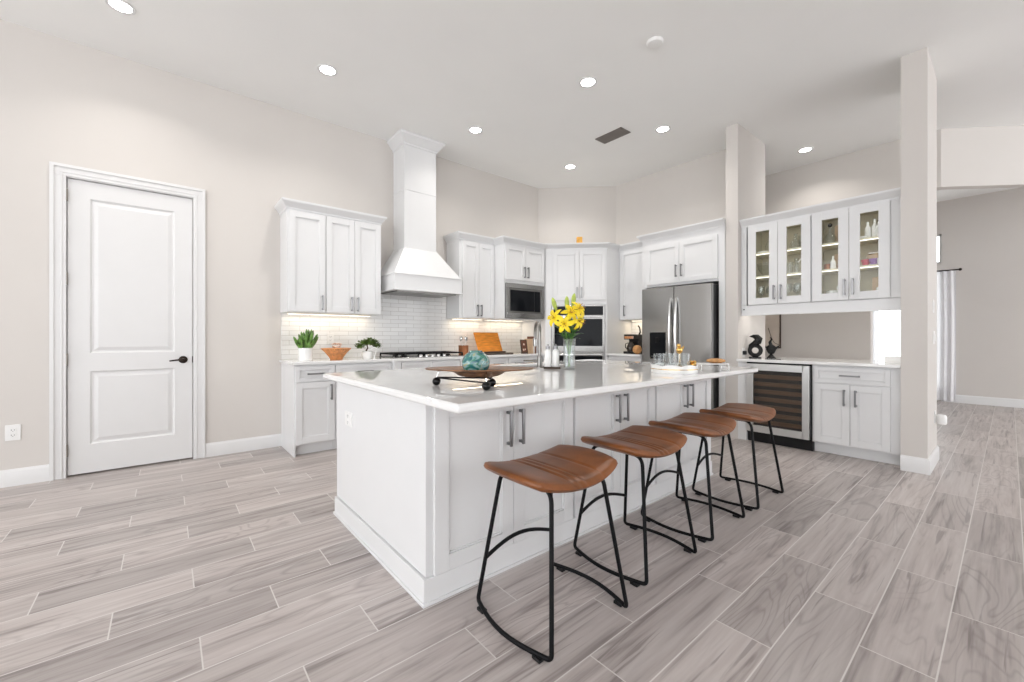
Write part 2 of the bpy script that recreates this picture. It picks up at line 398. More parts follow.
# two-panel door leaf
def door_leaf():
    y0 = YW+.012; b = MB(); st = .128; x0, x1 = DX0, DX1; w = x1-x0
    zz = [.014, .25, .86, 1.01, 2.30, DH]
    b.box(x0, y0, zz[0], x0+st, y0+.04, DH).box(x1-st, y0, zz[0], x1, y0+.04, DH)
    for a, c in ((0, 1), (2, 3), (4, 5)): b.box(x0+st, y0, zz[a], x1-st, y0+.04, zz[c])
    for a, c in ((1, 2), (3, 4)):
        X0, X1, Z0, Z1 = x0+st, x1-st, zz[a], zz[c]
        def ring(i0, d0, i1, d1):
            A = [(X0+i0, y0+d0, Z0+i0), (X1-i0, y0+d0, Z0+i0), (X1-i0, y0+d0, Z1-i0), (X0+i0, y0+d0, Z1-i0)]
            B = [(X0+i1, y0+d1, Z0+i1), (X1-i1, y0+d1, Z0+i1), (X1-i1, y0+d1, Z1-i1), (X0+i1, y0+d1, Z1-i1)]
            va = [b.bm.verts.new(p) for p in A]; vb = [b.bm.verts.new(p) for p in B]
            for k in range(4): b.face([va[k], va[(k+1) % 4], vb[(k+1) % 4], vb[k]])
            return vb
        ring(0, 0, .012, .013); ring(.012, .013, .022, .013); v = ring(.022, .013, .05, .004); b.face(v)
    return structure(b.build('door_1', 'trim', smooth=False))
dr = door_leaf()
for z in (.22, .96, 1.62, 2.30):
    MB().lathe([(0, -.05), (.008, -.05), (.008, .05), (0, .05)], (DX0-.004, YW-.004, z), 10).build('hinge', 'hinge', dr)
b = MB(); hx, hz = DX1-.068, .935
Mh = Matrix.Translation((hx, YW+.012, hz)) @ Matrix.Rotation(PI/2, 4, 'X')
b.lathe([(0, 0), (.034, 0), (.034, .006), (.022, .012), (.012, .014), (.011, .05), (0, .05)], n=24, M=Mh)
b.tube([(hx, YW-.036, hz), (hx-.03, YW-.040, hz+.001), (hx-.065, YW-.038, hz-.003), (hx-.098, YW-.032, hz-.008)], .008, 10, radii=[.011, .009, .0075, .006])
b.build('door_handle', 'bronze', dr)
bx(DX1-.002, YW+.006, hz-.03, DX1+.004, YW+.02, hz+.03).build('latch', 'bronze', dr)

# ================================================================ FITTINGS ON WALLS AND CEILING
def plate(name, label, cat, M, kind='outlet', group=None, w=.072, h=.117):
    """local: x right, z up, face towards -y"""
    t = thing(name, label, cat, group=group); t.matrix_world = M
    bx(-w/2, -.006, -h/2, w/2, 0, h/2).build('cover_plate', 'plastic', t, bev=.002)
    if kind == 'outlet':
        for s in (-1, 1):
            r = bx(-.017, -.0085, s*.0195-.0145, .017, -.005, s*.0195+.0145).build('socket', 'plastic', t, bev=.002)
            b = MB(); b.box(-.009, -.0092, s*.0195-.004, -.0065, -.008, s*.0195+.006).box(.0065, -.0092, s*.0195-.003, .009, -.008, s*.0195+.005); b.box(-.002, -.0092, s*.0195-.010, .002, -.008, s*.0195-.006)
            b.build('slot', 'slot', r, smooth=False)
    else:
        n = kind
        for i in range(n):
            cx = (i-(n-1)/2)*.046; bx(cx-.016, -.010, -.033, cx+.016, -.005, .033).build('rocker', 'plastic', t, bev=.002)
    return t
T = Matrix.Translation; RZ = lambda a: Matrix.Rotation(a, 4, 'Z')
plate('electrical_outlet', 'white duplex outlet low on the wall left of the panel door', 'outlet', T((-.905, YW, .41)), w=.08, h=.12)
plate('electrical_outlet', 'white outlet plate on the tiled splashback behind the orange basket', 'outlet', T((1.42, YW-.014, 1.13)))
plate('electrical_outlet', 'white outlet plate on the plain end panel of the island', 'outlet', T((.85, 2.56, .65)) @ RZ(-PI/2), w=.117, h=.085)
plate('light_switch', 'narrow white switch plate on the pillar side, upper of the two plates', 'switch', T((5.25, .44, 1.42)), 1)
plate('light_switch', 'wide white switch plate on the pillar side, lower of the two plates', 'switch', T((5.29, .44, 1.14)), 2, w=.118)
t = plate('electrical_outlet', 'white outlet low on the pillar side behind the plug-in device', 'outlet', T((5.36, .44, .42)))
t = thing('plug_in_air_freshener', 'white plug-in device low on the pillar side above the baseboard', 'air freshener', (5.36, .431, .36))
MB().lathe([(0, 0), (.028, 0), (.034, .012), (.034, .07), (.026, .085), (0, .085)], (0, -.037, 0), 20).build('housing', 'plastic', t)
bx(-.012, -.004, .03, .012, .0, .06).build('plug', 'plastic', t)
t = thing('black_outlet', 'small black plug sitting in the outlet at the left end of the bar counter', 'plug', (5.10, 1.965, .965))
bx(-.03, -.028, -.022, .03, 0, .022).build('housing', 'blackplastic', t, bev=.004); bx(-.035, -.004, -.055, .035, 0, .055).build('cover_plate', 'plastic', t, bev=.002)

LIGHTS = [(8.8, -1.3, 'downlight added out of view in the far room beyond the header, over the open floor'), (8.8, -3.3, 'downlight added out of view in the far room, the one furthest from the window'), (-.255, 4.15, 'downlight at the top left corner of the ceiling, nearest the panel door'), (1.12, 3.95, 'downlight over the floor in front of the left wall cabinets'),  # first two are unseen lamps added to brighten the far room
          (2.77, 3.99, 'downlight in front of the range hood'), (4.40, 3.99, 'downlight nearest the oven corner'), (3.07, 2.56, 'downlight beside the ceiling disc, above the middle of the island'),
          (4.43, 2.58, 'downlight in front of the refrigerator, right of the ceiling vent'), (6.33, 1.69, 'downlight beyond the bar, above the glass-door cabinets')]
LAMP_W = 3.9
def downlight(x, y, label, power=None):
    t = thing('recessed_downlight', 'round white ' + label, 'light', (x, y, CEI), group='recessed ceiling lights')
    MB().lathe([(.062, -.001), (.085, -.001), (.083, -.007), (.064, -.006)], n=32).build('trim_ring', 'trim', t)
    MB().lathe([(0, -.003), (.063, -.003)], n=32).build('lens', 'lamp', t)
    area('lamp_light', (0, 0, -.012), .12, power or LAMP_W, (1, .955, .90), t, shape='DISK', spread=math.radians(130))
for x, y, l in LIGHTS: downlight(x, y, l, 16 if x > 8 else None)
t = thing('smoke_detector', 'plain white round disc on the ceiling with no light in it', 'smoke detector', (3.07, 1.86, CEI))
MB().lathe([(0, -.028), (.03, -.03), (.058, -.022), (.066, -.008), (.066, 0), (0, 0)], n=32).build('housing', 'plastic', t)
t = thing('air_vent', 'grey rectangular slatted vent in the ceiling', 'vent', (4.11, 3.05, CEI), PI/2)
b = MB(); w, d = .19, .095
b.box(-w, -d, -.008, w, -d+.02, 0).box(-w, d-.02, -.008, w, d, 0).box(-w, -d, -.008, -w+.02, d, 0).box(w-.02, -d, -.008, w, d, 0); b.build('frame', 'vent', t, bev=.002)
b = MB()
for i in range(9):
    y = -d+.026+i*.0175; b.box(-w+.018, y, -.009, w-.018, y+.012, -.004, None)
b.build('slats', 'vent', t, smooth=False); bx(-w+.01, -d+.01, -.003, w-.01, d-.01, 0).build('duct', 'slot', t)

# ================================================================ CABINETS
def door_mesh(x0, x1, z0, z1, y=0, fr=.057, th=.020, rec=.013):
    b = MB(); b.box(x0, y-th, z0, x0+fr, y, z1).box(x1-fr, y-th, z0, x1, y, z1).box(x0+fr, y-th, z0, x1-fr, y, z0+fr).box(x0+fr, y-th, z1-fr, x1-fr, y, z1)
    g = .007
    if x1-x0 > 2*fr+.05 and z1-z0 > 2*fr+.03:
        b.box(x0+fr, y-th+rec, z0+fr, x1-fr, y, z1-fr)
        b.box(x0+fr, y-th+rec*.45, z0+fr, x0+fr+g, y, z1-fr).box(x1-fr-g, y-th+rec*.45, z0+fr, x1-fr, y, z1-fr).box(x0+fr, y-th+rec*.45, z0+fr, x1-fr, y, z0+fr+g).box(x0+fr, y-th+rec*.45, z1-fr-g, x1-fr, y, z1-fr)
    return b
def pull(parent, x, z, y=-.02, L=.155, vert=True):
    b = MB(); h = L/2; a = .007
    if vert:
        b.box(x-a, y-.034, z-h, x+a, y-.024, z+h)
        for s in (-1, 1): b.box(x-a, y-.026, z+s*(h-.012)-.007, x+a, y, z+s*(h-.012)+.007)
    else:
        b.box(x-h, y-.034, z-a, x+h, y-.024, z+a)
        for s in (-1, 1): b.box(x+s*(h-.012)-.007, y-.026, z-a, x+s*(h-.012)+.007, y, z+a)
    return b.build('handle', 'nickel', parent, bev=.0012)
CROWN = [(0, 0), (.008, 0), (.010, .018), (.020, .026), (.040, .058), (.052, .066), (.055, .072), (.055, .088), (0, .088)]
def crown(b, x0, x1, dback, z, left, right, prof=None):
    """swept crown moulding round the front (y=0) and the free sides"""
    prof = prof or CROWN; cols = []
    for o, dz in prof:
        L = o if left else 0; R = o if right else 0
        cols.append([b.bm.verts.new(p) for p in ((x0-L, dback, z+dz), (x0-L, -o, z+dz), (x1+R, -o, z+dz), (x1+R, dback, z+dz))])
    for A, B in zip(cols, cols[1:]):
        for k in range(3): b.face([A[k], A[k+1], B[k+1], B[k]])
    b.face([c[0] for c in cols]); b.face([c[3] for c in cols][::-1])
    return b
def cabinet(name, label, cat, loc, rz, w, d, z0, z1, fronts, toe=0, crown_sides=None, group=None, post=None, led=None, ends=(0, 0)):
    """local frame: x along the front, y into the wall, doors hang in front of y=0"""
    t = thing(name, label, cat, loc, rz, group)
    b = MB(); e0, e1 = .018*ends[0], .018*ends[1]
    b.box(e0, 0, z0+toe, w-e1, d, z1)
    if toe: b.box(e0, .07, 0, w-e1, d, toe-.0002)
    if ends[0]: b.box(0, 0, 0, .0178, d, z1)
    if ends[1]: b.box(w-.0178, 0, 0, w, d, z1)
    b.build('body', 'cabinet', t, bev=.0015)
    for f in fronts:
        k, x0, x1, a, c, hx = f[:6]
        g = .0022
        p = door_mesh(x0+g, x1-g, a+g, c-g, fr=f[6] if len(f) > 6 else (.057 if k == 'door' else .036)).build(k, 'cabinet', t, bev=.0014)
        if hx is None: continue
        if k == 'door': pull(p, *hx)
        else: pull(p, (x0+x1)/2, (a+c)/2, L=hx, vert=False)
    if crown_sides:
        crown(MB(), 0, w, d, z1-.01, *crown_sides).build('crown', 'cabinet', t, bev=.001)
    return t
BD = YW-4.36                                   # base depth of left run
YB = 4.36
UT = 2.43; UB = 1.397
# --- left run, base units
cabinet('base_cabinet', 'narrow white base cabinet with one drawer and one door, left end of the wall run', 'cabinet', (.93, YB, 0), 0, .375, BD-.002, 0, .877,
        [('drawer', .012, .372, .712, .864, .16), ('door', .012, .372, .118, .708, (.335, .60))], toe=.105, ends=(1, 0))
cabinet('base_cabinet', 'white drawer base cabinet between the narrow end cabinet and the cooktop cabinet', 'cabinet', (1.306, YB, 0), 0, .60, BD-.002, 0, .877,
        [('drawer', .003, .597, .712, .864, .16), ('drawer', .003, .597, .42, .708, .16, .05), ('drawer', .003, .597, .118, .413, .16, .05)], toe=.105)
t = cabinet('base_cabinet', 'white base cabinet stepping forward under the gas cooktop', 'cabinet', (1.907, YB-.05, 0), 0, .93, BD+.048, 0, .877,
        [('drawer', .085, .465, .712, .864, None), ('drawer', .465, .845, .712, .864, None), ('door', .085, .465, .118, .708, (.43, .6)), ('door', .465, .845, .118, .708, (.50, .6))], toe=.105)
for x in (0, .855):
    b = bx(x, -.022, .0, x+.075, 0, .877); b.box(x+.014, -.026, .15, x+.061, -.02, .80); b.build('post', 'trim', t, bev=.002)
cabinet('base_cabinet', 'white base cabinet right of the cooktop, behind the teal glass globe', 'cabinet', (2.838, YB, 0), 0, .72, BD-.002, 0, .877,
        [('drawer', .003, .36, .712, .864, .16), ('drawer', .36, .717, .712, .864, .16), ('door', .003, .36, .118, .708, (.325, .6)), ('door', .36, .717, .118, .708, (.395, .6))], toe=.105)
cabinet('base_cabinet', 'white base cabinet under the microwave, next to the oven tower', 'cabinet', (3.559, YB, 0), 0, .719, BD-.002, 0, .877,
        [('drawer', .003, .36, .712, .864, .16), ('drawer', .36, .716, .712, .864, .16), ('door', .003, .36, .118, .708, (.325, .6)), ('door', .36, .716, .118, .708, (.395, .6))], toe=.105)
b = MB().prism([(.912, YW), (.912, YB-.045), (1.885, YB-.045), (1.885, YB-.095), (2.86, YB-.095), (2.86, YB-.045), (4.278, YB-.045), (4.278, YW)], .878, .908)
tag(b.build('countertop', 'quartz', bev=.004), 'long white quartz worktop along the left wall under the range hood', 'countertop')
structure(bx(.93, YW-.012, .908, 4.278, YW, UB).build('wall_splashback_low', 'subway_tile', smooth=False))
structure(bx(1.88, YW-.012, UB, 2.92, YW, 1.70).build('wall_splashback_hood', 'subway_tile', smooth=False))
# --- left run, wall units
YU = 4.59; UD = YW-YU-.001
cabinet('upper_cabinet', 'single-door white wall cabinet at the far left of the kitchen', 'cabinet', (.92, YU, 0), 0, .36, UD, UB, UT, [('door', .012, .358, UB+.006, UT-.02, (.325, 1.50))], crown_sides=(1, 0))
cabinet('upper_cabinet', 'double-door white wall cabinet left of the range hood', 'cabinet', (1.281, YU, 0), 0, .595, UD, UB, UT,
        [('door', .003, .298, UB+.006, UT-.02, (.265, 1.50)), ('door', .298, .593, UB+.006, UT-.02, (.331, 1.50))], crown_sides=(0, 1))
cabinet('upper_cabinet', 'double-door white wall cabinet right of the range hood', 'cabinet', (2.93, YU, 0), 0, .568, UD, UB, UT,
        [('door', .04, .302, UB+.006, UT-.02, (.272, 1.50)), ('door', .302, .565, UB+.006, UT-.02, (.332, 1.50))], crown_sides=(1, 0))
YM = 4.37; MD = YW-YM-.001
t = thing('upper_cabinet', 'deep white wall cabinet with short doors over the built-in microwave', 'cabinet', (3.5, YM, 0))
b = MB(); b.box(0, 0, UB, .02, MD, UT-.01).box(.735, 0, UB, .755, MD, UT-.01).box(.02, 0, 1.885, .735, MD, UT-.01).box(.02, 0, UB-.012, .735, MD, 1.40).box(.02, MD-.02, 1.40, .735, MD, 1.885)
b.build('body', 'cabinet', t, bev=.0015)
for x0, x1, hx in ((.012, .378, .345), (.378, .744, .411)):
    p = door_mesh(x0+.002, x1-.002, 1.93, UT-.03).build('door', 'cabinet', t, bev=.0014); pull(p, hx, 2.045)
crown(MB(), 0, .755, MD, UT-.02, 1, 0).build('crown', 'cabinet', t, bev=.001)
t = thing('microwave', 'stainless steel built-in microwave with a black window', 'microwave', (3.522, YM, 1.402))
bx(0, 0, 0, .711, .40, .48).build('body', 'steeldark', t)
b = MB(); b.box(0, -.022, 0, .711, 0, .075).box(0, -.022, .415, .711, 0, .48).box(0, -.022, .075, .05, 0, .415).box(.66, -.022, .075, .711, 0, .415); b.build('trim_frame', 'steel', t, bev=.002)
bx(.052, -.017, .078, .658, -.001, .412).build('door', 'steeldark', t, bev=.002)
bx(.075, -.0195, .10, .52, -.015, .39).build('window', 'blackglass', t, bev=.001); bx(.525, -.0195, .10, .635, -.015, .39).build('control_panel', 'blackglass', t, bev=.001)
# --- range hood
t = thing('range_hood', 'tall white chimney range hood reaching the ceiling', 'range hood', (1.93, 4.38, 0))
hd = YW-4.38-.0015
b = MB(); b.box(.02, 0, 1.69, .90, hd, 1.855); b.box(.008, -.012, 1.675, .912, hd, 1.6905).box(.012, -.008, 1.8545, .908, hd, 1.868); b.build('canopy', 'cabinet', t, bev=.002)
MB().frustum((.022, .005, .895, hd), 1.8685, (.24, .22, .665, hd), 2.215).build('taper', 'cabinet', t, smooth=False, bev=.002)
b = MB(); b.box(.24, .22, 2.2155, .665, hd, CEI-.002); b.box(.234, .214, 2.20, .671, hd, 2.2153)
b.box(.235, .215, 2.90, .67, hd-.001, 2.906); b.build('chimney', 'cabinet', t, bev=.0015)
b = MB(); crown(b, .24, .665, hd, CEI-.125, 1, 1, [(0, 0), (.010, 0), (.012, .02), (.03, .032), (.066, .085), (.08, .095), (.085, .123), (0, .123)])
for v in b.bm.verts:
    if v.co.y < .15: v.co.y += .22
    
b.build('crown', 'cabinet', t)
b = MB(); b.box(.07, .05, 1.664, .85, hd-.03, 1.674); b.build('filter', 'steeldark', t)
# --- oven tower on the diagonal
OX, OY = 4.28, 4.37; OW = .891; OT = 2.43
t = thing('oven_tower_cabinet', 'tall white corner cabinet set diagonally around the double oven', 'cabinet', (OX, OY, 0), -PI/4)
def wl(x, y):                        # world xy -> tower local
    dx, dy = x-OX, y-OY; c = math.cos(PI/4); return (dx*c - dy*c, dx*c + dy*c)
foot = [(0, 0), (OW, 0), wl(XW-.002, OY-OW*math.sin(PI/4)), wl(XW-.002, 4.03-.001), wl(4.65-.001, YW-.002), wl(OX, YW-.002)]
b = MB(); top = foot
b.prism(foot, 1.612, OT)
b.prism([(0, 0), (.09, 0), (.09, .3), wl(4.5, YW-.002), wl(OX, YW-.002)], 0, 1.6118); b.prism([(.861, 0), (OW, 0), foot[2], wl(XW-.002, 4.0), (.861, .3)], 0, 1.6118)
b.box(.09, 0, .10, .861, .3, .30); b.box(.09, .05, 0, .861, .3, .10); b.box(.09, .29, .3, .861, .31, 1.6116)
b.build('body', 'cabinet', t, bev=.0015)
for x0, x1, hx in ((.11, .49, .457), (.49, .868, .523)):
    p = door_mesh(x0+.002, x1-.002, 1.685, OT-.03).build('door', 'cabinet', t, bev=.0014); pull(p, hx, 1.79)
def crown_path(path, z, prof=None):
    """crown along an open polyline (room on the right-hand side), mitred"""
    return strip(MB(), path, [(o, z+dz) for o, dz in CROWN])
c45 = wl(4.9095, 3.74)
b = crown_path([(0, .003), (OW, 0), wl(5.22, OY-OW*math.sin(PI/4))], OT-.01); b.prism(foot, OT-.002, OT+.03); b.build('crown', 'cabinet', t)
t = thing('double_wall_oven', 'stainless and black glass double wall oven behind the lilies', 'oven', (OX, OY, 0), -PI/4)
bx(.096, 0, .305, .855, .28, 1.607).build('body', 'steeldark', t)
b = MB(); b.box(.096, -.02, .305, .12, 0, 1.607).box(.831, -.02, .305, .855, 0, 1.607).box(.12, -.02, 1.592, .831, 0, 1.607); b.build('trim_frame', 'steel', t, bev=.002)
bx(.122, -.024, 1.465, .829, -.001, 1.59).build('control_panel', 'blackglass', t, bev=.002)
def oven_door(z0, z1, strip):
    d = bx(.122, -.04, z0, .829, -.001, z1).build('oven_door', 'steel', t, bev=.003)
    bx(.13, -.043, z0+strip, .82, -.039, z1-.05).build('window', 'blackglass', d, bev=.001)
    b = MB().tube([(.15, -.085, z1-.028), (.80, -.085, z1-.028)], .011, 12)
    for x in (.17, .78): b.tube([(x, -.085, z1-.028), (x, -.04, z1-.028)], .007, 8)
    b.build('handle', 'chrome', d)
oven_door(.93, 1.458, .085); oven_door(.325, .922, .085)
# --- right side: small wall and base unit, fridge surround
RF = -PI/2                                     # fronts face -X
cabinet('upper_cabinet', 'narrow white wall cabinet between the oven tower and the refrigerator', 'cabinet', (5.2, 3.737, 0), RF, .555, XW-5.2-.002, UB, UT,
        [('door', .03, .52, UB+.006, UT-.02, (.11, 1.53))], crown_sides=(0, 0))
cabinet('base_cabinet', 'white base cabinet under the coffee maker beside the refrigerator', 'cabinet', (4.95, 3.737, 0), RF, .555, XW-4.95-.002, 0, .877,
        [('drawer', .003, .55, .712, .864, .16), ('door', .003, .277, .118, .708, (.24, .6)), ('door', .277, .55, .118, .708, (.31, .6))], toe=.105)
tag(bx(4.905, 3.183, .878, XW-.002, 3.737, .908).build('countertop', 'quartz', bev=.004), 'short white quartz worktop under the coffee maker', 'countertop')
structure(bx(XW-.012, 3.183, .908, XW, 3.737, UB).build('wall_splashback_right', 'subway_tile', smooth=False))
t = thing('refrigerator_cabinet', 'white cabinet framing and bridging over the refrigerator', 'cabinet', (4.94, 3.18, 0), RF)
fd = XW-4.94-.002
b = MB(); b.box(0, 0, 0, .055, fd, UT).box(1.01, 0, 0, 1.078, fd, UT).box(.055, 0, 1.80, 1.01, fd, UT); b.build('body', 'cabinet', t, bev=.0015)
for x0, x1, hx in ((.062, .533, .498), (.533, 1.004, .568)):
    p = door_mesh(x0+.002, x1-.002, 1.83, UT-.09).build('door', 'cabinet', t, bev=.0014); pull(p, hx, 1.975)
crown(MB(), 0, 1.078, fd, UT-.01, 1, 0).build('crown', 'cabinet', t, bev=.001)
# --- refrigerator
FXF = 4.78
t = thing('refrigerator', 'stainless french-door refrigerator with a water dispenser', 'refrigerator', (FXF, 3.085, 0), RF)
FW = .905
bx(.005, .06, .02, FW-.005, XW-FXF-.03, 1.762).build('case', 'blackplastic', t, bev=.004)
def fridge_door(x0, x1, z0, z1):
    b = MB(); pts = []
    n = 10
    for i in range(n+1):
        x = x0+(x1-x0)*i/n; q = (x-FW/2)/(FW/2); pts.append((x, -.012*(1-q*q)))
    pts = [(x0, .058)] + [(x0, pts[0][1]+.004)] + pts[0:] + [(x1, .058)]
    b.prism(pts[::-1], z0, z1); return b.build('door', 'steel', t, bev=.004)
dl = fridge_door(.003, FW/2-.003, .74, 1.765); drr = fridge_door(FW/2+.003, FW-.003, .74, 1.765)
fz = fridge_door(.003, FW-.003, .06, .73); fz.name = 'freezer_drawer'
def bow(b, P0, P1, out, r):
    pts = []
    for i in range(13):
        s = i/12; p = Vector(P0)*(1-s)+Vector(P1)*s; p.y -= out*math.sin(PI*s)**.6; pts.append(p)
    b.tube(pts, r, 12)
b = MB(); bow(b, (FW/2-.038, -.012, .80), (FW/2-.038, -.012, 1.62), .05, .016); b.build('handle', 'chrome', dl)
b = MB(); bow(b, (FW/2+.038, -.012, .80), (FW/2+.038, -.012, 1.62), .05, .016); b.build('handle', 'chrome', drr)
b = MB(); bow(b, (.08, -.01, .655), (FW-.08, -.01, .655), .05, .013); b.build('handle', 'chrome', fz)
d = bx(.125, -.016, .87, .345, .0, 1.205).build('dispenser', 'blackglass', dl, bev=.004)
bx(.21, -.03, 1.07, .26, -.014, 1.14).build('dispenser_nozzle', 'blackmetal', dl, bev=.003)
# --- bar
t = thing('wine_cooler', 'undercounter wine cooler with a steel door frame and brown shelves', 'wine cooler', (4.945, 1.868, 0), RF)
CW = .603
b = MB(); b.box(0, 0, .1, .02, .55, .872).box(CW-.02, 0, .1, CW, .55, .872).box(0, .53, .1, CW, .55, .872).box(0, 0, .1, CW, .55, .12).box(0, 0, .852, CW, .55, .872); b.build('case', 'blackplastic', t, bev=.002)
bx(.0, .03, .0, CW, .5, .1).build('toe_grille', 'blackplastic', t)
b = MB(); z0, z1 = .118, .855; fr = .062
b.box(.012, -.04, z0, fr+.012, 0, z1).box(CW-fr-.012, -.04, z0, CW-.012, 0, z1).box(fr, -.04, z0, CW-fr, 0, z0+.07).box(fr, -.04, z1-.07, CW-fr, 0, z1)
dd = b.build('door_frame', 'chrome', t, bev=.002); dd.data.materials[0] = mat('satinsteel', (.72, .72, .71), .38, 1, var=.02)
bx(fr+.012, -.025, z0+.07, CW-fr-.012, -.018, z1-.07).build('door_glass', 'coolerglass', dd)
for i in range(7):
    z = .205+i*.082; bx(.03, .012, z, CW-.03, .03, z+.042).build('shelf', 'shelfwood', t, bev=.002)
bx(.02, .035, .12, CW-.02, .05, .852).build('inner_shade', 'slot', t)
cabinet('base_cabinet', 'white bar cabinet with one wide drawer over two doors beside the wine cooler', 'cabinet', (4.95, 1.262, 0), RF, .655, XW-4.95-.002, 0, .872,
        [('drawer', .015, .585, .70, .855, .155), ('door', .015, .30, .118, .693, (.258, .57)), ('door', .30, .585, .118, .693, (.342, .57))], toe=.105)
tag(bx(4.95, 1.871, 0, XW-.01, 1.963, .872).build('filler_panel', 'cabinet', bev=.0015), 'narrow white filler panel between the wall fin and the wine cooler', 'panel')
tag(bx(4.90, .608, .873, XW+.12, 1.962, .903).build('countertop', 'quartz', bev=.004), 'white quartz bar counter over the wine cooler', 'countertop')
GX = 5.04; GD = .36
def glass_cabinet(label, y0, w, first):
    t = thing('glass_door_cabinet', label, 'cabinet', (GX, y0, 0), RF)
    z0, z1 = 1.50, 2.39
    b = MB(); b.box(0, 0, z0, .018, GD, z1).box(w-.018, 0, z0, w, GD, z1).box(.018, 0, z0, w-.018, GD, z0+.018).box(.018, 0, z1-.018, w-.018, GD, z1); b.build('body', 'cabinet', t, bev=.001)
    b = MB(); b.box(.018, GD-.012, z0+.018, w-.018, GD, z1-.018).box(.018, .02, z0+.018, .022, GD, z1-.018).box(w-.022, .02, z0+.018, w-.018, GD, z1-.018).box(.018, .02, z0+.0185, w-.018, GD-.012, z0+.022).box(.018, .02, z1-.022, w-.018, GD-.012, z1-.0185); b.build('lining', 'interior', t, smooth=False)
    for zt in (1.806, 2.066, z1-.022):
        bx(.05, .04, zt-.006, w-.05, .052, zt-.0003).build('fill_strip', 'fillsoft', t); area('fill_light', (w/2, .046, zt-.010), w-.12, .16, (1, .97, .91), t, sy=.012)  # strip and lamp added at each level to brighten the interior
    for z in (1.815, 2.075): bx(.0225, .03, z-.009, w-.0225, GD-.013, z+.009).build('shelf', 'shelfedge', t, bev=.001)
    for x0, x1, hx in ((.004, w/2, w/2-.032), (w/2, w-.004, w/2+.032)):
        f = .082; g = .002; b = MB(); a, c = z0+.004, z1-.01
        b.box(x0+g, -.02, a, x0+f, 0, c).box(x1-f, -.02, a, x1-g, 0, c).box(x0+f, -.02, a, x1-f, 0, a+f-.01).box(x0+f, -.02, c-f+.01, x1-f, 0, c)
        p = b.build('door', 'cabinet', t, bev=.0014); bx(x0+f, -.012, a+f-.01, x1-f, -.008, c-f+.01).build('pane', 'pane', p)
        pull(p, hx, 1.625)
    return t
GA = glass_cabinet('white glass-door wall cabinet with stemware, on the refrigerator side', 1.892, .601, True)
GB = glass_cabinet('white glass-door wall cabinet with coloured cups and bottles, on the pillar side', 1.289, .601, False)
t = thing('cabinet_surround', 'white crown and light rail around the pair of glass-door cabinets', 'cabinet trim', (GX, 1.962, 0), RF)
w = 1.355
crown(MB(), 0, w, GD, 2.381, 0, 0).build('crown', 'cabinet', t)
b = MB(); b.box(0, -.002, 1.39, w, .02, 1.497).box(0, -.012, 1.385, w, .02, 1.402); b.build('light_rail', 'cabinet', t, bev=.002)
b = MB(); b.box(0, 0, 1.5, .054, GD, 2.39).box(1.272, 0, 1.5, w, GD, 2.39).box(0, .02, 1.484, w, GD, 1.499); b.build('filler', 'cabinet', t)
MB().ball((.03, -.006, 1.455), .008, 10).build('touch_switch', 'blackplastic', t)
# under-cabinet lights
def undercab(label, x0, y0, x1, y1, z, power, warm=True, group='under-cabinet lights'):
    cx, cy = (x0+x1)/2, (y0+y1)/2; t = thing('under_cabinet_light', label, 'light', (cx, cy, z), group=group)
    wx, wy = abs(x1-x0)/2, abs(y1-y0)/2
    bx(-wx, -wy, -.010, wx, wy, -.002).build('housing', 'plastic', t); bx(-wx+.004, -wy+.004, -.012, wx-.004, wy-.004, -.0095).build('lens', 'ledwarm' if warm else 'led', t)
    area('strip_light', (0, 0, -.016), 2*wx, power, (1, .80, .55) if warm else (1, .95, .88), t, sy=2*wy)
undercab('warm light bar under the single-door and double-door cabinets left of the hood', .97, 4.80, 1.84, 4.83, UB, .42)
undercab('warm light bar under the double-door cabinet right of the hood', 2.97, 4.80, 3.46, 4.83, UB, .36)
undercab('warm light bar under the microwave', 3.54, 4.80, 4.22, 4.83, UB, .36)
undercab('warm light bar above the coffee maker', 5.42, 3.25, 5.45, 3.68, UB, .4)
undercab('white light bar under the glass-door cabinets above the bar counter', 5.17, .66, 5.20, 1.90, 1.484, .9, False)

# ================================================================ ISLAND
IX0, IX1, IY0, IY1, CT = .85, 3.48, 1.60, 2.79, .908
t = thing('kitchen_island', 'large white kitchen island with panel doors behind the stools', 'island', (0, 0, 0))
SX0, SX1, SY0, SY1 = 1.98, 2.62, 2.44, 2.74
b = MB(); b.box(IX0+.0125, IY0, .113, SX0-.03, IY1, .8715).box(SX1+.03, IY0, .113, IX1-.0125, IY1, .8715).box(SX0-.0298, IY0, .113, SX1+.0298, SY0-.03, .8715).box(SX0-.0298, SY1+.02, .113, SX1+.0298, IY1, .8715); b.build('body', 'cabinet', t, bev=.0015)
bx(IX0, IY0-.004, .118, IX0+.012, IY1+.004, .8715).build('end_panel', 'cabinet', t, bev=.001)
bx(IX1-.012, IY0-.004, .118, IX1, IY1+.004, .8715).build('end_panel', 'cabinet', t, bev=.001)
b = MB(); o = .012
b.box(IX0-o, IY0-o, .014, IX1+o, IY1+o, .112); b.box(IX0-o-.008, IY0-o-.008, 0, IX1+o+.008, IY1+o+.008, .014)
b.build('plinth', 'cabinet', t, bev=.002)
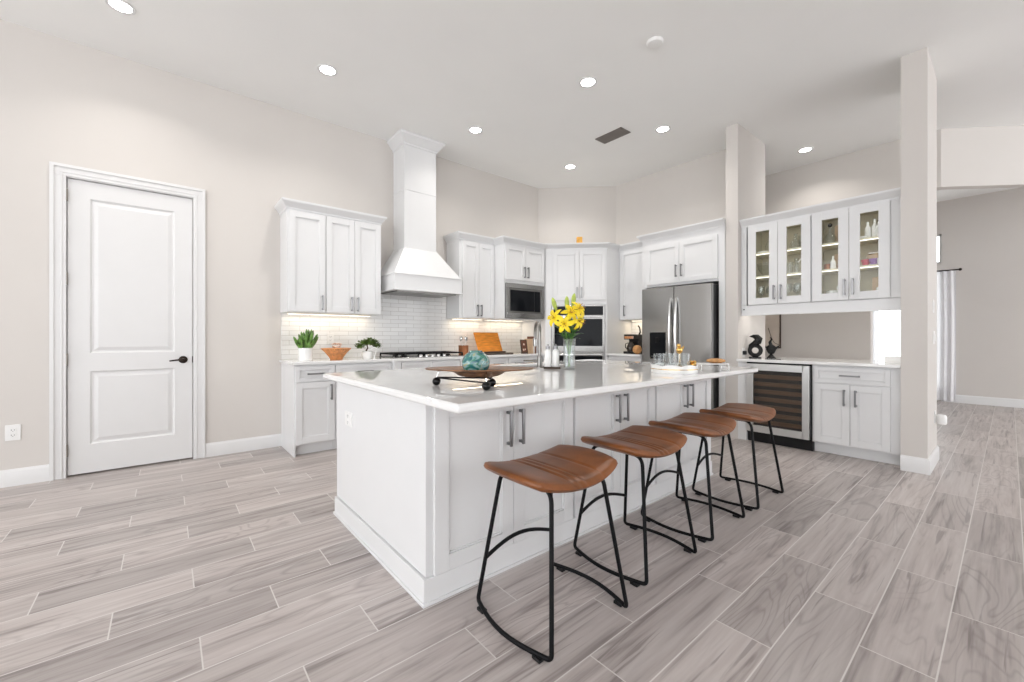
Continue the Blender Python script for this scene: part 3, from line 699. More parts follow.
# six doors on the stool side, two and two under each pair of handles
du = [(.885, 1.328, 1.288), (1.328, 1.768, 1.368), (1.785, 2.21, 2.168), (2.21, 2.61, 2.252), (2.635, 3.055, 3.012), (3.055, 3.455, 3.098)]
for x0, x1, hx in du:
    p = door_mesh(x0+.0015, x1-.0015, .118, .860, IY0, fr=.07, rec=.014).build('door', 'cabinet', t, bev=.0014); pull(p, hx, .70, y=IY0-.02, L=.175)
for k in range(4):
    x0 = IX0+.03+k*.645; p = None
    bk = MB(); y = IY1+.002
    bk.box(x0, y, .125, x0+.635, y+.018, .85); p = bk.build('back_panel', 'cabinet', t, bev=.002)
# worktop with a sink cut-out
b = MB(); xs = [.785, SX0, SX1, 3.50]; xs[3] = 3.405 + .14; ys = [1.238, SY0, SY1, 2.875]
xs[3] = 3.50
for (lo, hi) in ((0, 0),):
    Vt = {}; Vb = {}
    for i, x in enumerate(xs):
        for j, y in enumerate(ys): Vt[i, j] = b.bm.verts.new((x, y, CT)); Vb[i, j] = b.bm.verts.new((x, y, CT-.035))
    for i in range(3):
        for j in range(3):
            if (i, j) == (1, 1): continue
            b.face([Vt[i, j], Vt[i+1, j], Vt[i+1, j+1], Vt[i, j+1]]); b.face([Vb[i, j], Vb[i, j+1], Vb[i+1, j+1], Vb[i+1, j]])
    for i in range(3):
        b.face([Vb[i, 0], Vb[i+1, 0], Vt[i+1, 0], Vt[i, 0]]); b.face([Vb[i+1, 3], Vb[i, 3], Vt[i, 3], Vt[i+1, 3]])
    for j in range(3):
        b.face([Vb[0, j+1], Vb[0, j], Vt[0, j], Vt[0, j+1]]); b.face([Vb[3, j], Vb[3, j+1], Vt[3, j+1], Vt[3, j]])
    b.face([Vb[1, 1], Vt[1, 1], Vt[2, 1], Vb[2, 1]]); b.face([Vb[2, 2], Vt[2, 2], Vt[1, 2], Vb[1, 2]]); b.face([Vb[1, 2], Vt[1, 2], Vt[1, 1], Vb[1, 1]]); b.face([Vb[2, 1], Vt[2, 1], Vt[2, 2], Vb[2, 2]])
tag(b.build('island_countertop', 'quartz', bev=.010), 'polished white quartz slab on top of the kitchen island', 'countertop')
t = thing('kitchen_sink', 'undermount steel sink let into the island worktop behind the faucet', 'sink', (0, 0, CT-.033))
b = MB(); z0, z1 = -.22, 0
b.box(SX0-.01, SY0-.01, z0, SX1+.01, SY1+.005, z0+.005).box(SX0-.01, SY0-.01, z0, SX0-.004, SY1+.005, z1-.003).box(SX1+.004, SY0-.01, z0, SX1+.01, SY1+.005, z1-.003).box(SX0-.01, SY0-.01, z0, SX1+.01, SY0-.004, z1-.003).box(SX0-.01, SY1, z0, SX1+.01, SY1+.005, z1-.003)
b.build('basin', 'steel', t); MB().cyl((2.3, 2.6), .04, z0+.005, z0+.009).build('drain', 'chrome', t)
t = thing('kitchen_faucet', 'brushed steel gooseneck faucet on the island beside the soap bottles', 'faucet', (2.235, 2.345, CT))
MB().lathe([(0, 0), (.028, 0), (.028, .006), (.022, .012), (.020, .085), (.014, .09), (0, .09)], n=20).build('base', 'steeldark', t)
b = MB(); pts = [(0, 0, .08), (0, 0, .27)]
for i in range(1, 13): a = PI*i/12; pts.append((.052*(1-math.cos(a)), .082*(1-math.cos(a)), .27+.085*math.sin(a)))
pts += [(pts[-1][0], pts[-1][1], .22)]
b.tube(pts, .0125, 12); b.build('spout', 'steeldark', t)
q = pts[-1]; MB().lathe([(0, -.06), (.016, -.06), (.018, -.01), (.014, .01), (0, .01)], q, 16).build('spray_head', 'steel', t)
MB().tube([(-.015, .01, .05), (-.06, .035, .052), (-.115, .06, .056)], .009, 10, radii=[.012, .007, .006]).build('lever', 'steel', t)

# ================================================================ STOOLS
def make_stool(label):
    t = thing('bar_stool', label, 'stool', group='leather bar stools at the island')
    # seat: saddle with rising ends (x) and seams across
    hw, hd = .264, .212; zc = .604
    seams = (-.075, -.040, -.006, .10)
    def outline(a):
        c, s = math.cos(a), math.sin(a); e = 2/3.6
        return hw*math.copysign(abs(c)**e, c), hd*math.copysign(abs(s)**e, s)
    def ztop(x, y):
        q = x/hw; z = zc-.008 + .046*abs(q)**2.1 + .006*(1-(y/hd)**2)
        for sx in seams: z -= .0045*math.exp(-((x-sx)/.0055)**2)
        z += .002*math.sin((x+.075)/.0345*PI)**2*(1 if -.075 < x < -.006 else 0)
        return z
    b = MB(); nu, nv = 72, 28; th = .046
    def P(i, j):
        # squircle grid
        u = -1+2*i/nu; v = -1+2*j/nv; k = .42
        x = u*math.sqrt(1-k*v*v/2*u*u*1.0)*hw; y = v*math.sqrt(1-k*u*u/2*v*v)*hd
        # gentle barrel of the long sides
        x *= 1-.02*(v*v); y *= 1-.09*u*u
        return x, y, u, v
    rows = []
    def surf(top):
        V = []
        for i in range(nu+1):
            r = []
            for j in range(nv+1):
                x, y, u, v = P(i, j); e = max(abs(u), abs(v)); round_ = (1-e**7) if e < 1 else 0
                mid = zc-.008 + .046*abs(x/hw)**2.1 - th*.5
                z = mid + (ztop(x, y)-mid)*max(round_, 0)**.5 if top else mid - th*.5*max(round_, 0)**.5*.9
                r.append((x, y, z))
            V.append(r)
        return V
    A = surf(True); B = surf(False)
    va = [[b.bm.verts.new(p) for p in r] for r in A]
    vb = [[(va[i][j] if i in (0, nu) or j in (0, nv) else b.bm.verts.new(B[i][j])) for j in range(nv+1)] for i in range(nu+1)]
    for i in range(nu):
        for j in range(nv):
            b.face([va[i][j], va[i+1][j], va[i+1][j+1], va[i][j+1]]); b.face([vb[i][j+1], vb[i+1][j+1], vb[i+1][j], vb[i][j]])
    seat = b.build('seat', 'leather', t, ang=60)
    # frame: two sled loops, a footrest arch near the island and an under-seat brace
    r = .0088
    for s in (-1, 1):
        tx, fx = s*.150, s*.222
        top = [(tx, .05, .572), (tx, .150, .570)]; 
        P0 = Vector((tx, .150, .572)); P1 = Vector((fx, .222, r+.009)); P2 = Vector((fx, -.222, r+.009)); P3 = Vector((tx, -.150, .572))
        n = 10; bar = [P1 + (P2-P1)*(i/n) + Vector((s*.045*math.sin(PI*i/n), 0, 0)) for i in range(1, n)]
        loop = [Vector((tx, 0, .572)), P0, P1] + bar + [P2, P3, Vector((tx, 0, .572))]
        path = fillet(loop[:4], .05, 8)[:-1] + bar + fillet([bar[-1], P2, P3, Vector((tx, 0, .572))], .05, 8)[1:]
        b = MB().tube(path, r, 10); f = b.build('sled_frame', 'blackmetal', t)
        for ty, bw in ((.17, .02), (-.17, .02)):
            fxx = fx + s*.045*math.sin(PI*(.222-ty)/.444); bx(fxx-.013, ty-bw, 0, fxx+.013, ty+bw, .013).build('foot_pad', 'blackplastic', f, bev=.002)
    k = .40; yy = .222-(.222-.150)*(k/.572)
    kx = .222-(.222-.150)*(k*.62/.572)
    zf = .200; lam = zf/.572; fy = .222+(.150-.222)*lam; fxx = .222+(.150-.222)*lam
    pts = [(-fxx+2*fxx*i/12, fy+.012*math.sin(PI*i/12), zf+.042*math.sin(PI*i/12)) for i in range(13)]
    MB().tube(pts, .0085, 10).build('footrest', 'blackmetal', t)
    b = MB().tube([(-.15, .09, .570), (.15, .09, .570)], .008, 8); b.tube([(-.15, -.09, .570), (.15, -.09, .570)], .008, 8); b.build('seat_brace', 'blackmetal', t)
    return t
st = make_stool('brown leather bar stool nearest the camera, at the end panel corner of the island'); st.location = (1.252, 1.243, 0)
for x, y, rz, l in ((1.905, 1.275, -.02, 'brown leather bar stool second from the near end of the island'), (2.545, 1.28, .015, 'brown leather bar stool third from the near end of the island'), (3.205, 1.275, -.01, 'brown leather bar stool furthest along the island, in front of the wine cooler')):
    dup(st, (x, y, 0), rz, l)

# ================================================================ THINGS ON THE ISLAND
bc = (1.175, 1.66)
t = thing('platter_stand', 'wide oval dark wood platter on a wire stand with black ball feet', 'platter', (bc[0], bc[1], CT), YAW-PI/2)
MB().lathe([(0, .040), (.06, .041), (.10, .050), (.13, .068), (.20, .076), (.262, .080), (.266, .083), (.262, .086), (.20, .082), (.122, .074), (.092, .056), (.06, .048), (0, .047)], n=56, sc=(1, .56)).build('platter', 'rimwood', t)
def toloc(x, y): return (x*RGT.x+y*RGT.y, x*FWD.x+y*FWD.y)
feet = [toloc(-.16, .135), toloc(-.088, -.178), toloc(.012, -.085)]
b = MB(); b.tube([(*feet[0], .038), (*feet[1], .034)], .0035, 8); b.tube([(*feet[0], .040), (*feet[2], .042)], .0035, 8); b.tube([(*feet[1], .036), (*feet[2], .040)], .0035, 8); b.build('wire_frame', 'blackmetal', t)
for x, y in feet: MB().ball((x, y, .0205), .0205, 16).build('ball_foot', 'blackgloss', t)
for x, y in feet: MB().tube([(x, y, .035), (x*.97, y*.80, .055), (x*.92, y*.62, .074)], .0035, 8).build('upright', 'chrome', t)
t = thing('round_glass_vase', 'round swirled teal glass globe vase sitting in the dark platter', 'vase', (bc[0]-.012, bc[1]+.012, CT+.0475))
MB().lathe([(0, 0), (.03, .001)] + [(.0685*math.sin(a), .0625-.0625*math.cos(a)) for a in [PI*k/24 for k in range(4, 21)]] + [(.031, .1195), (.031, .123), (.027, .1235), (.024, .116), (0, .108)], n=40).build('body', 'teal_glass', t)

t = thing('soap_tray', 'small dark tray under the two white soap bottles', 'tray', (2.214, 2.193, CT), YAW-PI/2)
b = MB(); b.prism([(-.062, -.035), (.062, -.035), (.062, .035), (-.062, .035)], 0, .010); b.box(-.062, -.035, .01, .062, -.031, .016).box(-.062, .031, .01, .062, .035, .016).box(-.062, -.035, .01, -.058, .035, .016).box(.058, -.035, .01, .062, .035, .016); b.build('base', 'darkwood', t, bev=.002)
for k, (dx, l) in enumerate(((-.029, 'white soap bottle with a dark pump, next to the faucet'), (.029, 'white soap bottle with a dark pump, next to the lily vase'))):
    p = Vector((2.214, 2.193, CT+.0102)) + RGT*dx
    if k == 0:
        s0 = thing('soap_bottle', l, 'bottle', p, YAW-PI/2, 'soap bottles on the tray')
        MB().lathe([(0, 0), (.025, 0), (.027, .004), (.027, .112), (.022, .128), (.011, .136), (.011, .142), (0, .142)], n=24).build('bottle', 'ceramic', s0)
        b = MB().cyl((0, 0), .017, .139, .158, 16); b.cyl((0, 0), .004, .155, .168, 10); b.tube([(0, 0, .168), (0, -.012, .170), (0, -.034, .164)], .005, 8); b.build('pump', 'nickel', s0)
    else: dup(s0, p, None, l)

V0 = Vector((2.30, 2.095, CT))
t = thing('flower_vase', 'tall clear glass vase holding yellow lilies on the island', 'vase', V0)
MB().lathe([(0, 0), (.042, 0), (.044, .004), (.042, .10), (.046, .215), (.049, .222), (.0465, .222), (.043, .21), (.039, .10), (.039, .014), (0, .012)], n=28).build('body', 'vaseglass', t)
MB().lathe([(0, .0135), (.0382, .0145), (.0382, .095), (0, .095)], n=24).build('water', 'glass', t)
D3 = 3.08
def vp(px, py, dep=0):
    """place in the vase's own vertical plane plus a depth offset"""
    return V0 + RGT*((px-568)/415*D3) + FWD*dep + Vector((0, 0, CAMZ-CT + (337-py)/415*D3))
def petal(b, M, L=.085, W=.017, curl=.9):
    def fn(u, v):
        s = u; w = W*math.sin(PI*min(1, s*.93+.05))**.75; a = curl*s
        r = L*s; x = r*math.cos(.65-a*.9); z = r*math.sin(.65-a*.9) + .012*s
        y = (v-.5)*2*w; z += .25*abs(y)*(1-s)
        return (x, y, z)
    b.grid(fn, 8, 4, M)
def lily(label, head, facing, bloom=True, leaves=4):
    base = V0 + Vector((random.uniform(-.012, .012), random.uniform(-.012, .012), .02))
    t = thing('lily', label, 'flower', base, group='yellow lilies in the glass vase')
    h = head-base; mid = Vector((h.x*.12, h.y*.12, h.z*.55))
    pts = [Vector((0, 0, 0))*(1-s)**2 + mid*2*s*(1-s) + h*s*s for s in [k/10 for k in range(11)]]
    MB().tube(pts, .003, 7).build('stem', 'leaf', t)
    f = facing.normalized(); q = f.to_track_quat('Z', 'Y').to_matrix().to_4x4(); M0 = Matrix.Translation(h) @ q
    if bloom:
        b = MB()
        for k in range(6): petal(b, M0 @ RZ(k*PI/3+random.uniform(-.1, .1)), .076+.006*(k % 2), .018-.003*(k % 2), 1.0+.1*(k % 2))
        fl = b.build('flower', 'yellow', t, ang=70)
        b = MB()
        for k in range(6):
            a = k*PI/3+.4; b.tube([M0 @ Vector((0, 0, 0)), M0 @ Vector((.014*math.cos(a), .014*math.sin(a), .035)), M0 @ Vector((.020*math.cos(a), .020*math.sin(a), .052))], .0012, 5, radii=[.001, .001, .0026])
        b.build('stamens', 'stamen', fl)
    else:
        MB().lathe([(0, -.01), (.009, 0), (.016, .03), (.018, .055), (.012, .085), (0, .102)], n=10, M=M0).build('flower_bud', 'bud', t)
    for k in range(leaves):
        s = random.uniform(.56, .80); i = int(s*10); p = pts[i]; a = random.uniform(0, 2*PI)
        R = Matrix.Translation(p) @ RZ(a); Ln = random.uniform(.09, .135)
        def lf(u, v):
            w = .020*math.sin(PI*min(1, u*.95+.03)); return (Ln*u*.85, (v-.5)*2*w, Ln*(.95*u-.65*u*u))
        MB().grid(lf, 7, 2, R).build('leaf', 'leafdark', t, ang=80)
C = -FWD
lily('open yellow lily leaning out furthest left of the vase', vp(553, 318, -.02), C*.8 - RGT*.7 + Vector((0, 0, .15)))
lily('open yellow lily hanging lowest over the left of the vase mouth', vp(562, 324, -.06), C*1 - RGT*.25 - Vector((0, 0, .1)))
lily('open yellow lily in the centre of the bouquet', vp(569, 313, -.03), C*1 + RGT*.1 + Vector((0, 0, .35)))
lily('open yellow lily highest on the right of the bouquet', vp(577, 309, .0), C*.7 + RGT*.6 + Vector((0, 0, .45)))
lily('open yellow lily drooping low on the right of the bouquet', vp(576, 321, -.04), C*.8 + RGT*.75 - Vector((0, 0, .15)))
lily('green lily bud leaning left above the flowers', vp(555, 310, .02), -RGT*.3 + Vector((0, 0, 1)), False)
lily('green lily bud standing upright in the middle above the flowers', vp(566, 309, .03), Vector((0, 0, 1)), False)
lily('green lily bud rising highest above the flowers on the right', vp(572, 306, .03), RGT*.12 + Vector((0, 0, 1)), False)

tc = (2.63, 1.45)
t = thing('round_tray', 'round white scalloped drum tray carrying glass mugs', 'tray', (*tc, CT))
b = MB().lathe([(0, 0), (.150, 0), (.150, .024), (0, .024)], n=48); b.build('base', 'ceramic', t, bev=.002)
MB().lathe([(.1492, .024), (.1515, .024), (.1515, .028), (.1492, .028)], n=48).build('groove', 'gold', t)
b = MB(); n = 96
ring = lambda r, z, sc: [b.bm.verts.new((r*math.cos(2*PI*i/n), r*math.sin(2*PI*i/n), z + (sc*abs(math.sin(8*PI*i/n*1.0)) if sc else 0))) for i in range(n)]
R1, R2, R3, R4 = ring(.150, .028, 0), ring(.151, .046, .010), ring(.146, .046, .010), ring(.145, .030, 0)
for A, B_ in ((R1, R2), (R2, R3), (R3, R4)):
    for i in range(n): b.face([A[i], A[(i+1) % n], B_[(i+1) % n], B_[i]])
b.face(R4); b.face(R1[::-1]); b.build('scalloped_rim', 'ceramic', t)
def mug(label, dx, dy, rz, first=None):
    loc = (tc[0]+RGT.x*dx+FWD.x*dy, tc[1]+RGT.y*dx+FWD.y*dy, CT+.0305)
    if first: return dup(first, loc, rz, label)
    m = thing('glass_mug', label, 'mug', loc, rz, 'glass mugs on the round tray')
    MB().lathe([(0, 0), (.032, 0), (.036, .004), (.040, .095), (.0375, .095), (.034, .010), (0, .008)], n=24).build('cup', 'crystal', m)
    MB().tube([(.038, 0, .078), (.058, 0, .076), (.066, 0, .055), (.056, 0, .030), (.036, 0, .024)], .005, 8).build('handle', 'crystal', m); return m
m0 = mug('clear glass mug at the left edge of the round tray with its handle outward', -.098, .0, YAW-PI/2+PI)
mug('clear glass mug in the middle of the round tray', -.012, .055, YAW-PI/2+2.4, m0)
mug('clear glass mug in front of the gold bird on the round tray', .06, -.02, YAW-PI/2+.3, m0)
mug('clear glass mug at the front of the round tray', -.02, -.06, YAW-PI/2-.6, m0)
t = thing('gold_figurine', 'small gold bird figurine rising behind the glass mugs', 'figurine', (tc[0]+RGT.x*.065+FWD.x*.07, tc[1]+RGT.y*.065+FWD.y*.07, CT+.0305))
MB().lathe([(0, 0), (.022, 0), (.02, .006), (.007, .012), (.006, .095), (0, .095)], n=16).build('stand', 'gold', t)
b = MB().ball((0, 0, .117), .026, 14, (1, .8, 1)); b.ball((-.012, 0, .147), .014, 12); b.tube([(.015, 0, .115), (.045, 0, .13), (.06, 0, .145)], .006, 8, radii=[.012, .007, .002]); b.tube([(-.022, 0, .147), (-.036, 0, .144)], .002, 6, radii=[.004, .001]); b.build('bird', 'gold', t)
t = thing('gold_knot', 'small gold knot ornament at the right edge of the round tray', 'ornament', (tc[0]+RGT.x*.122+FWD.x*.0, tc[1]+RGT.y*.122, CT+.0305))
b = MB(); pts = []
for i in range(48):
    a = 2*PI*i/48; pts.append(((.016+.009*math.cos(3*a))*math.cos(2*a), (.016+.009*math.cos(3*a))*math.sin(2*a), .028+.014*math.sin(3*a)))
b.tube(pts, .0075, 8, closed=True); b.build('knot', 'gold', t); MB().cyl((0, 0), .016, 0, .016, 14).build('base', 'gold', t)
ws = Vector((2.95, 1.345, CT))
t = thing('wire_riser', 'small white wire riser at the right end of the island', 'riser', ws, YAW-PI/2)
b = MB(); r = .003; x, y, h = .095, .05, .045
for sx in (-1, 1):
    b.tube(fillet([(sx*x, -y, .003), (sx*x, -y, h), (sx*x, y, h), (sx*x, y, .003)], .01), r, 8); b.tube([(sx*x, -y, .004), (sx*x, y, .004)], r, 8)
b.build('legs', 'plastic', t); bx(-x-.003, -y-.003, h, x+.003, y+.003, h+.008).build('top', 'plastic', t, bev=.003)
t = thing('bread_roll', 'brown crusty roll lying on the white wire riser', 'bread', ws + Vector((0, 0, h+.0082)) + RGT*.03, YAW-PI/2)
MB().lathe([(0, 0), (.03, .002), (.052, .012), (.05, .024), (.03, .032), (0, .034)], n=24, sc=(1.25, .8)).build('crust', 'bread', t)

# ================================================================ THINGS ON THE LEFT WORKTOP
t = thing('potted_succulent', 'upright green succulent in a white cylinder pot at the left end of the worktop', 'plant', (1.08, 4.55, CT))
MB().lathe([(0, 0), (.062, 0), (.066, .004), (.068, .125), (.064, .128), (.060, .118), (0, .116)], n=28).build('pot', 'ceramic', t)
MB().lathe([(0, .118), (.058, .118)], n=20).build('soil', 'soil', t)
b = MB()
for k in range(26):
    a = k*2.4; r0 = .045*math.sqrt(k/26); tilt = .10+.55*(k/26)+random.uniform(-.12, .16); Ln = random.uniform(.09, .20)*(1-.1*(k/26)); d = Vector((math.cos(a)*math.sin(tilt), math.sin(a)*math.sin(tilt), math.cos(tilt)))
    p = Vector((r0*math.cos(a), r0*math.sin(a), .115)); pts = [p + d*Ln*s + Vector((0, 0, .02*s*s)) for s in (0, .25, .5, .75, .92, 1)]
    b.tube(pts, .012, 7, radii=[.010, .015, .016, .014, .009, .002])
    if k % 3 == 0:
        for q in range(2):
            s = .45+.25*q; pp = p+d*Ln*s; e = Vector((math.cos(a+1.5+3*q), math.sin(a+1.5+3*q), .9)).normalized(); b.tube([pp, pp+e*.03, pp+e*.055], .01, 6, radii=[.008, .012, .002])
b.build('leaves', 'succulent', t, ang=80)
t = thing('wicker_basket', 'flared orange wicker basket between the two potted plants', 'basket', (1.37, 4.52, CT))
b = MB(); n = 64
def bring(r, z, amp): return [b.bm.verts.new(((r+amp*(i % 2))*(1+.10*math.cos(4*2*PI*i/n)*z/.12)*math.cos(2*PI*i/n), (r+amp*(i % 2))*(1+.10*math.cos(4*2*PI*i/n)*z/.12)*math.sin(2*PI*i/n), z)) for i in range(n)]
RR = [bring(.055, 0, .003), bring(.062, .02, .004), bring(.098, .075, .005), bring(.135, .118, .006), bring(.127, .122, .004), bring(.09, .078, .003), bring(.055, .012, .002)]
for A, B_ in zip(RR, RR[1:]):
    for i in range(n): b.face([A[i], A[(i+1) % n], B_[(i+1) % n], B_[i]])
b.face(RR[-1]); b.face(RR[0][::-1]); b.build('weave', 'wicker', t, ang=20)
for k, (dx, dy, dz, s, l) in enumerate(((-.04, .0, .125, .05, 'pale pink shell lying at the left in the orange basket'), (.0, -.01, .155, .055, 'pale pink shell heaped topmost in the orange basket'), (.05, .01, .13, .048, 'pale pink shell lying at the right in the orange basket'))):
    sh = thing('sea_shell', l, 'shell', (1.37+dx, 4.52+dy, CT+dz-.04), k*1.3, 'shells in the basket')
    b = MB(); m_ = 24
    b.grid(lambda u, v, s=s: (s*(u)*math.cos((v-.5)*2.6), s*u*math.sin((v-.5)*2.6), .04+.018*math.cos((u-.3)*2)*1 + .004*math.cos(v*40)*u), 8, 32); b.build('ribbed_shell', 'shell', sh, solid=.005, ang=80)
t = thing('bonsai_tree', 'small bonsai tree in a round white pot left of the cooktop', 'plant', (1.69, 4.50, CT))
MB().lathe([(0, 0), (.045, 0), (.05, .006), (.062, .040), (.057, .074), (.046, .084), (.042, .08), (0, .076)], n=26).build('pot', 'ceramic', t)
MB().tube([(0, 0, .06), (-.012, 0, .09), (.006, .005, .115), (-.004, 0, .15), (.004, 0, .175)], .008, 8, radii=[.011, .009, .007, .006, .004]).build('trunk', 'bark', t)
b = MB()
for k in range(560):
    cxy = random.choice([(-.08, 0, .135, .05), (-.04, .01, .175, .06), (.02, -.01, .195, .06), (.07, .0, .17, .06), (.11, .01, .135, .045), (.0, .03, .17, .055), (.04, -.03, .17, .05)])
    a = random.uniform(0, 2*PI); c = random.uniform(-1, 1); rr = cxy[3]*random.uniform(.5, 1.0)
    p = Vector((cxy[0]+rr*math.sqrt(1-c*c)*math.cos(a), cxy[1]+rr*math.sqrt(1-c*c)*math.sin(a), cxy[2]+rr*c*.55))
    M_ = Matrix.Translation(p) @ Matrix.Rotation(a, 4, 'Z') @ Matrix.Rotation(random.uniform(-1, .3), 4, 'Y')
    b.grid(lambda u, v: (.030*u, (v-.5)*.024*math.sin(PI*min(1, u*.9+.08)), .003*math.sin(PI*u)), 3, 2, M_)
b.build('foliage', 'bonsaileaf', t, ang=80)
t = thing('white_crescent', 'white crescent ornament on the front of the bonsai pot', 'ornament', (1.735, 4.425, CT))
b = MB(); b.cyl((0, 0), .016, 0, .008, 14); pts = [(.0+.030*math.cos(a), 0, .098+.022*math.sin(a)) for a in [PI*(1.15-1.25*k/12) for k in range(13)]]
b.tube([(.0, 0, .004), (.012, 0, .05), (.026, 0, .085)] , .005, 8); b.tube(pts, .008, 8, radii=[.004+.007*math.sin(PI*k/12) for k in range(13)]); b.build('crescent', 'ceramic', t)
# cooktop
t = thing('gas_cooktop', 'stainless gas cooktop with black grates under the range hood', 'cooktop', (1.965, 4.325, CT))
bx(0, 0, 0, .91, .53, .008).build('tray', 'steel', t, bev=.003)
for k in range(3):
    x0 = .012+k*.297; x1 = x0+.292; b = MB()
    for (a, c, d, e) in ((x0, .09, x1, .09), (x0, .515, x1, .515), (x0, .09, x0, .515), (x1, .09, x1, .515), (x0, .30, x1, .30), ((x0+x1)/2, .09, (x0+x1)/2, .515)):
        b.box(min(a, d)-.006, min(c, e)-.006, .034, max(a, d)+.006, max(c, e)+.006, .05)
    for x in (x0, x1):
        for y in (.09, .515): b.box(x-.008, y-.008, .008, x+.008, y+.008, .036)
    b.build('grate', 'blackmetal', t, bev=.002)
for x, y, r in ((.16, .19, .035), (.16, .42, .028), (.455, .31, .05), (.75, .19, .028), (.75, .42, .035)):
    MB().lathe([(0, .008), (r+.012, .008), (r+.01, .014), (r, .016), (r, .026), (0, .028)], (x, y, 0), 20).build('burner', 'blackmetal', t)
for k in range(5):
    MB().lathe([(0, .008), (.021, .008), (.019, .03), (.016, .034), (0, .034)], (.30+k*.078, .045, 0), 18).build('knob', 'chrome', t)
# utensils
uc = (3.015, 4.62)
t = thing('utensil_crock', 'copper coloured utensil pot between the cooktop and the orange cookbook stand', 'utensil pot', (*uc, CT))
MB().lathe([(0, 0), (.060, 0), (.064, .004), (.066, .12), (.068, .126), (.062, .126), (.059, .01), (0, .01)], n=24).build('pot', 'copper', t)
for k, (a, l) in enumerate(((.3, 'silver spoon leaning left in the copper pot'), (1.7, 'silver spoon standing at the back of the copper pot'), (3.0, 'silver spoon leaning right in the copper pot'), (4.6, 'silver spoon leaning forward in the copper pot'))):
    loc = (uc[0], uc[1], CT+.0105)
    if k == 0:
        s0 = thing('cooking_spoon', l, 'utensil', loc, PI+a*.2, 'utensils in the copper pot')
        MB().tube([(-.012, 0, .0), (.03, 0, .14), (.042, 0, .185)], .006, 7).build('shaft', 'plastic', s0)
        MB().ball((.048, 0, .205), .027, 12, (.35, 1, 1.35)).build('bowl', 'chrome', s0)
    else: dup(s0, loc, PI+a*1.05, l)
t = thing('cookbook_stand', 'slanted orange wooden cookbook stand on a dark base', 'cookbook stand', (3.485, 4.60, CT), .10)
b = MB(); Ms = T((-.25, .0, .022)) @ Matrix.Rotation(-.38, 4, 'X')
b.prism([(0, 0), (.45, 0), (.45, .014), (0, .014)], 0, .30, Ms); b.build('board', 'orange', t, bev=.003)
b = MB(); b.box(-.21, -.10, 0, .31, .15, .014).box(-.20, -.055, .014, .20, -.04, .04); b.build('base', 'darkwood', t, bev=.003)
MB().tube([(0, .135, .01), (0, .10, .16)], .006, 8).build('prop', 'darkwood', t)
t = thing('picture_frame', 'small dark framed picture leaning under the microwave', 'picture', (4.085, 4.60, CT), .12)
Ms = Matrix.Rotation(-.16, 4, 'X'); b = MB(); fw, fh, q = .068, .20, .012
b.box(-fw, 0, 0, fw, .014, q, Ms).box(-fw, 0, fh-q, fw, .014, fh, Ms).box(-fw, 0, q, -fw+q, .014, fh-q, Ms).box(fw-q, 0, q, fw, .014, fh-q, Ms); b.build('frame', 'darkwood', t, bev=.002)
p = bx(-fw+q, .004, q, fw-q, .012, fh-q, Ms).build('print', 'redbrown', t)
b = MB(); 
for (x, z, r_) in ((-.02, .05, .017), (.018, .055, .014), (.0, .13, .016)): b.lathe([(0, 0), (r_, 0)], n=14, M=Ms @ T((x, .003, z)) @ Matrix.Rotation(PI/2, 4, 'X'))
b.build('motif', 'shell', p)
MB().box(-.01, .0, 0, .01, .055, .005, T((0, .02, 0))).build('easel_back', 'darkwood', t)
for name, label, x, w_, h_, m_ in (('book', 'tan book standing upright next to the small framed picture', 4.185, .03, .21, 'tan'), ('book', 'pale slim book standing between the tan book and the tall red-brown book', 4.217, .022, .19, 'paper'), ('book', 'tall red-brown book standing nearest the oven tower', 4.242, .028, .245, 'redbrown')):
    t = thing(name, label, 'book', (x, 4.56, CT), 0, 'books under the microwave')
    bx(0, 0, 0, .003, .17, h_).build('cover', m_, t); bx(w_-.003, 0, 0, w_, .17, h_).build('cover', m_, t); bx(0, -.002, 0, w_, .002, h_).build('spine', m_, t, bev=.001); bx(.003, .002, .003, w_-.003, .166, h_-.003).build('pages', 'paper', t)
# candle on the oven tower
t = thing('candle_holder', 'small amber glass candle holder on top of the oven tower', 'candle holder', (4.72, 4.10, OT+.08), -PI/4)
b = MB(); s = .042
b.box(-s, -s, 0, s, s, .012); b.build('base', 'darkwood', t, bev=.002)
b = MB(); b.box(-s, -s, .012, s, -s+.005, .115).box(-s, s-.005, .012, s, s, .115).box(-s, -s+.005, .012, -s+.005, s-.005, .115).box(s-.005, -s+.005, .012, s, s-.005, .115); b.build('glass_box', 'amber', t)
MB().cyl((0, 0), .026, .012, .07, 16).build('candle', 'paper', t)

# ================================================================ COFFEE CORNER
t = thing('coffee_maker', 'black and chrome coffee maker beside the refrigerator', 'coffee maker', (5.12, 3.505, CT), RF)
bx(-.085, -.03, 0, .085, .20, .03).build('base', 'blackplastic', t, bev=.006)
bx(-.08, .10, .03, .08, .20, .21).build('tower', 'blackplastic', t, bev=.006)
h_ = bx(-.085, -.02, .20, .085, .20, .275).build('brew_head', 'blackplastic', t, bev=.008); bx(-.08, -.024, .212, .08, -.018, .25).build('chrome_band', 'chrome', h_, bev=.002)
c_ = MB().lathe([(0, .031), (.05, .031), (.06, .06), (.058, .10), (.035, .15), (.032, .165), (0, .165)], (0, .035, 0), 22).build('carafe', 'smoked', t)
MB().tube([(-.03, -.0, .15), (-.03, -.05, .14), (-.03, -.055, .09), (-.03, -.02, .07)], .007, 8).build('handle', 'blackplastic', c_)
t = thing('kettle', 'black kettle with a tall curved handle beside the coffee maker', 'kettle', (5.31, 3.47, CT), RF)
MB().lathe([(0, 0), (.062, 0), (.068, .02), (.060, .10), (.045, .16), (.03, .185), (0, .19)], n=24).build('body', 'blackgloss', t)
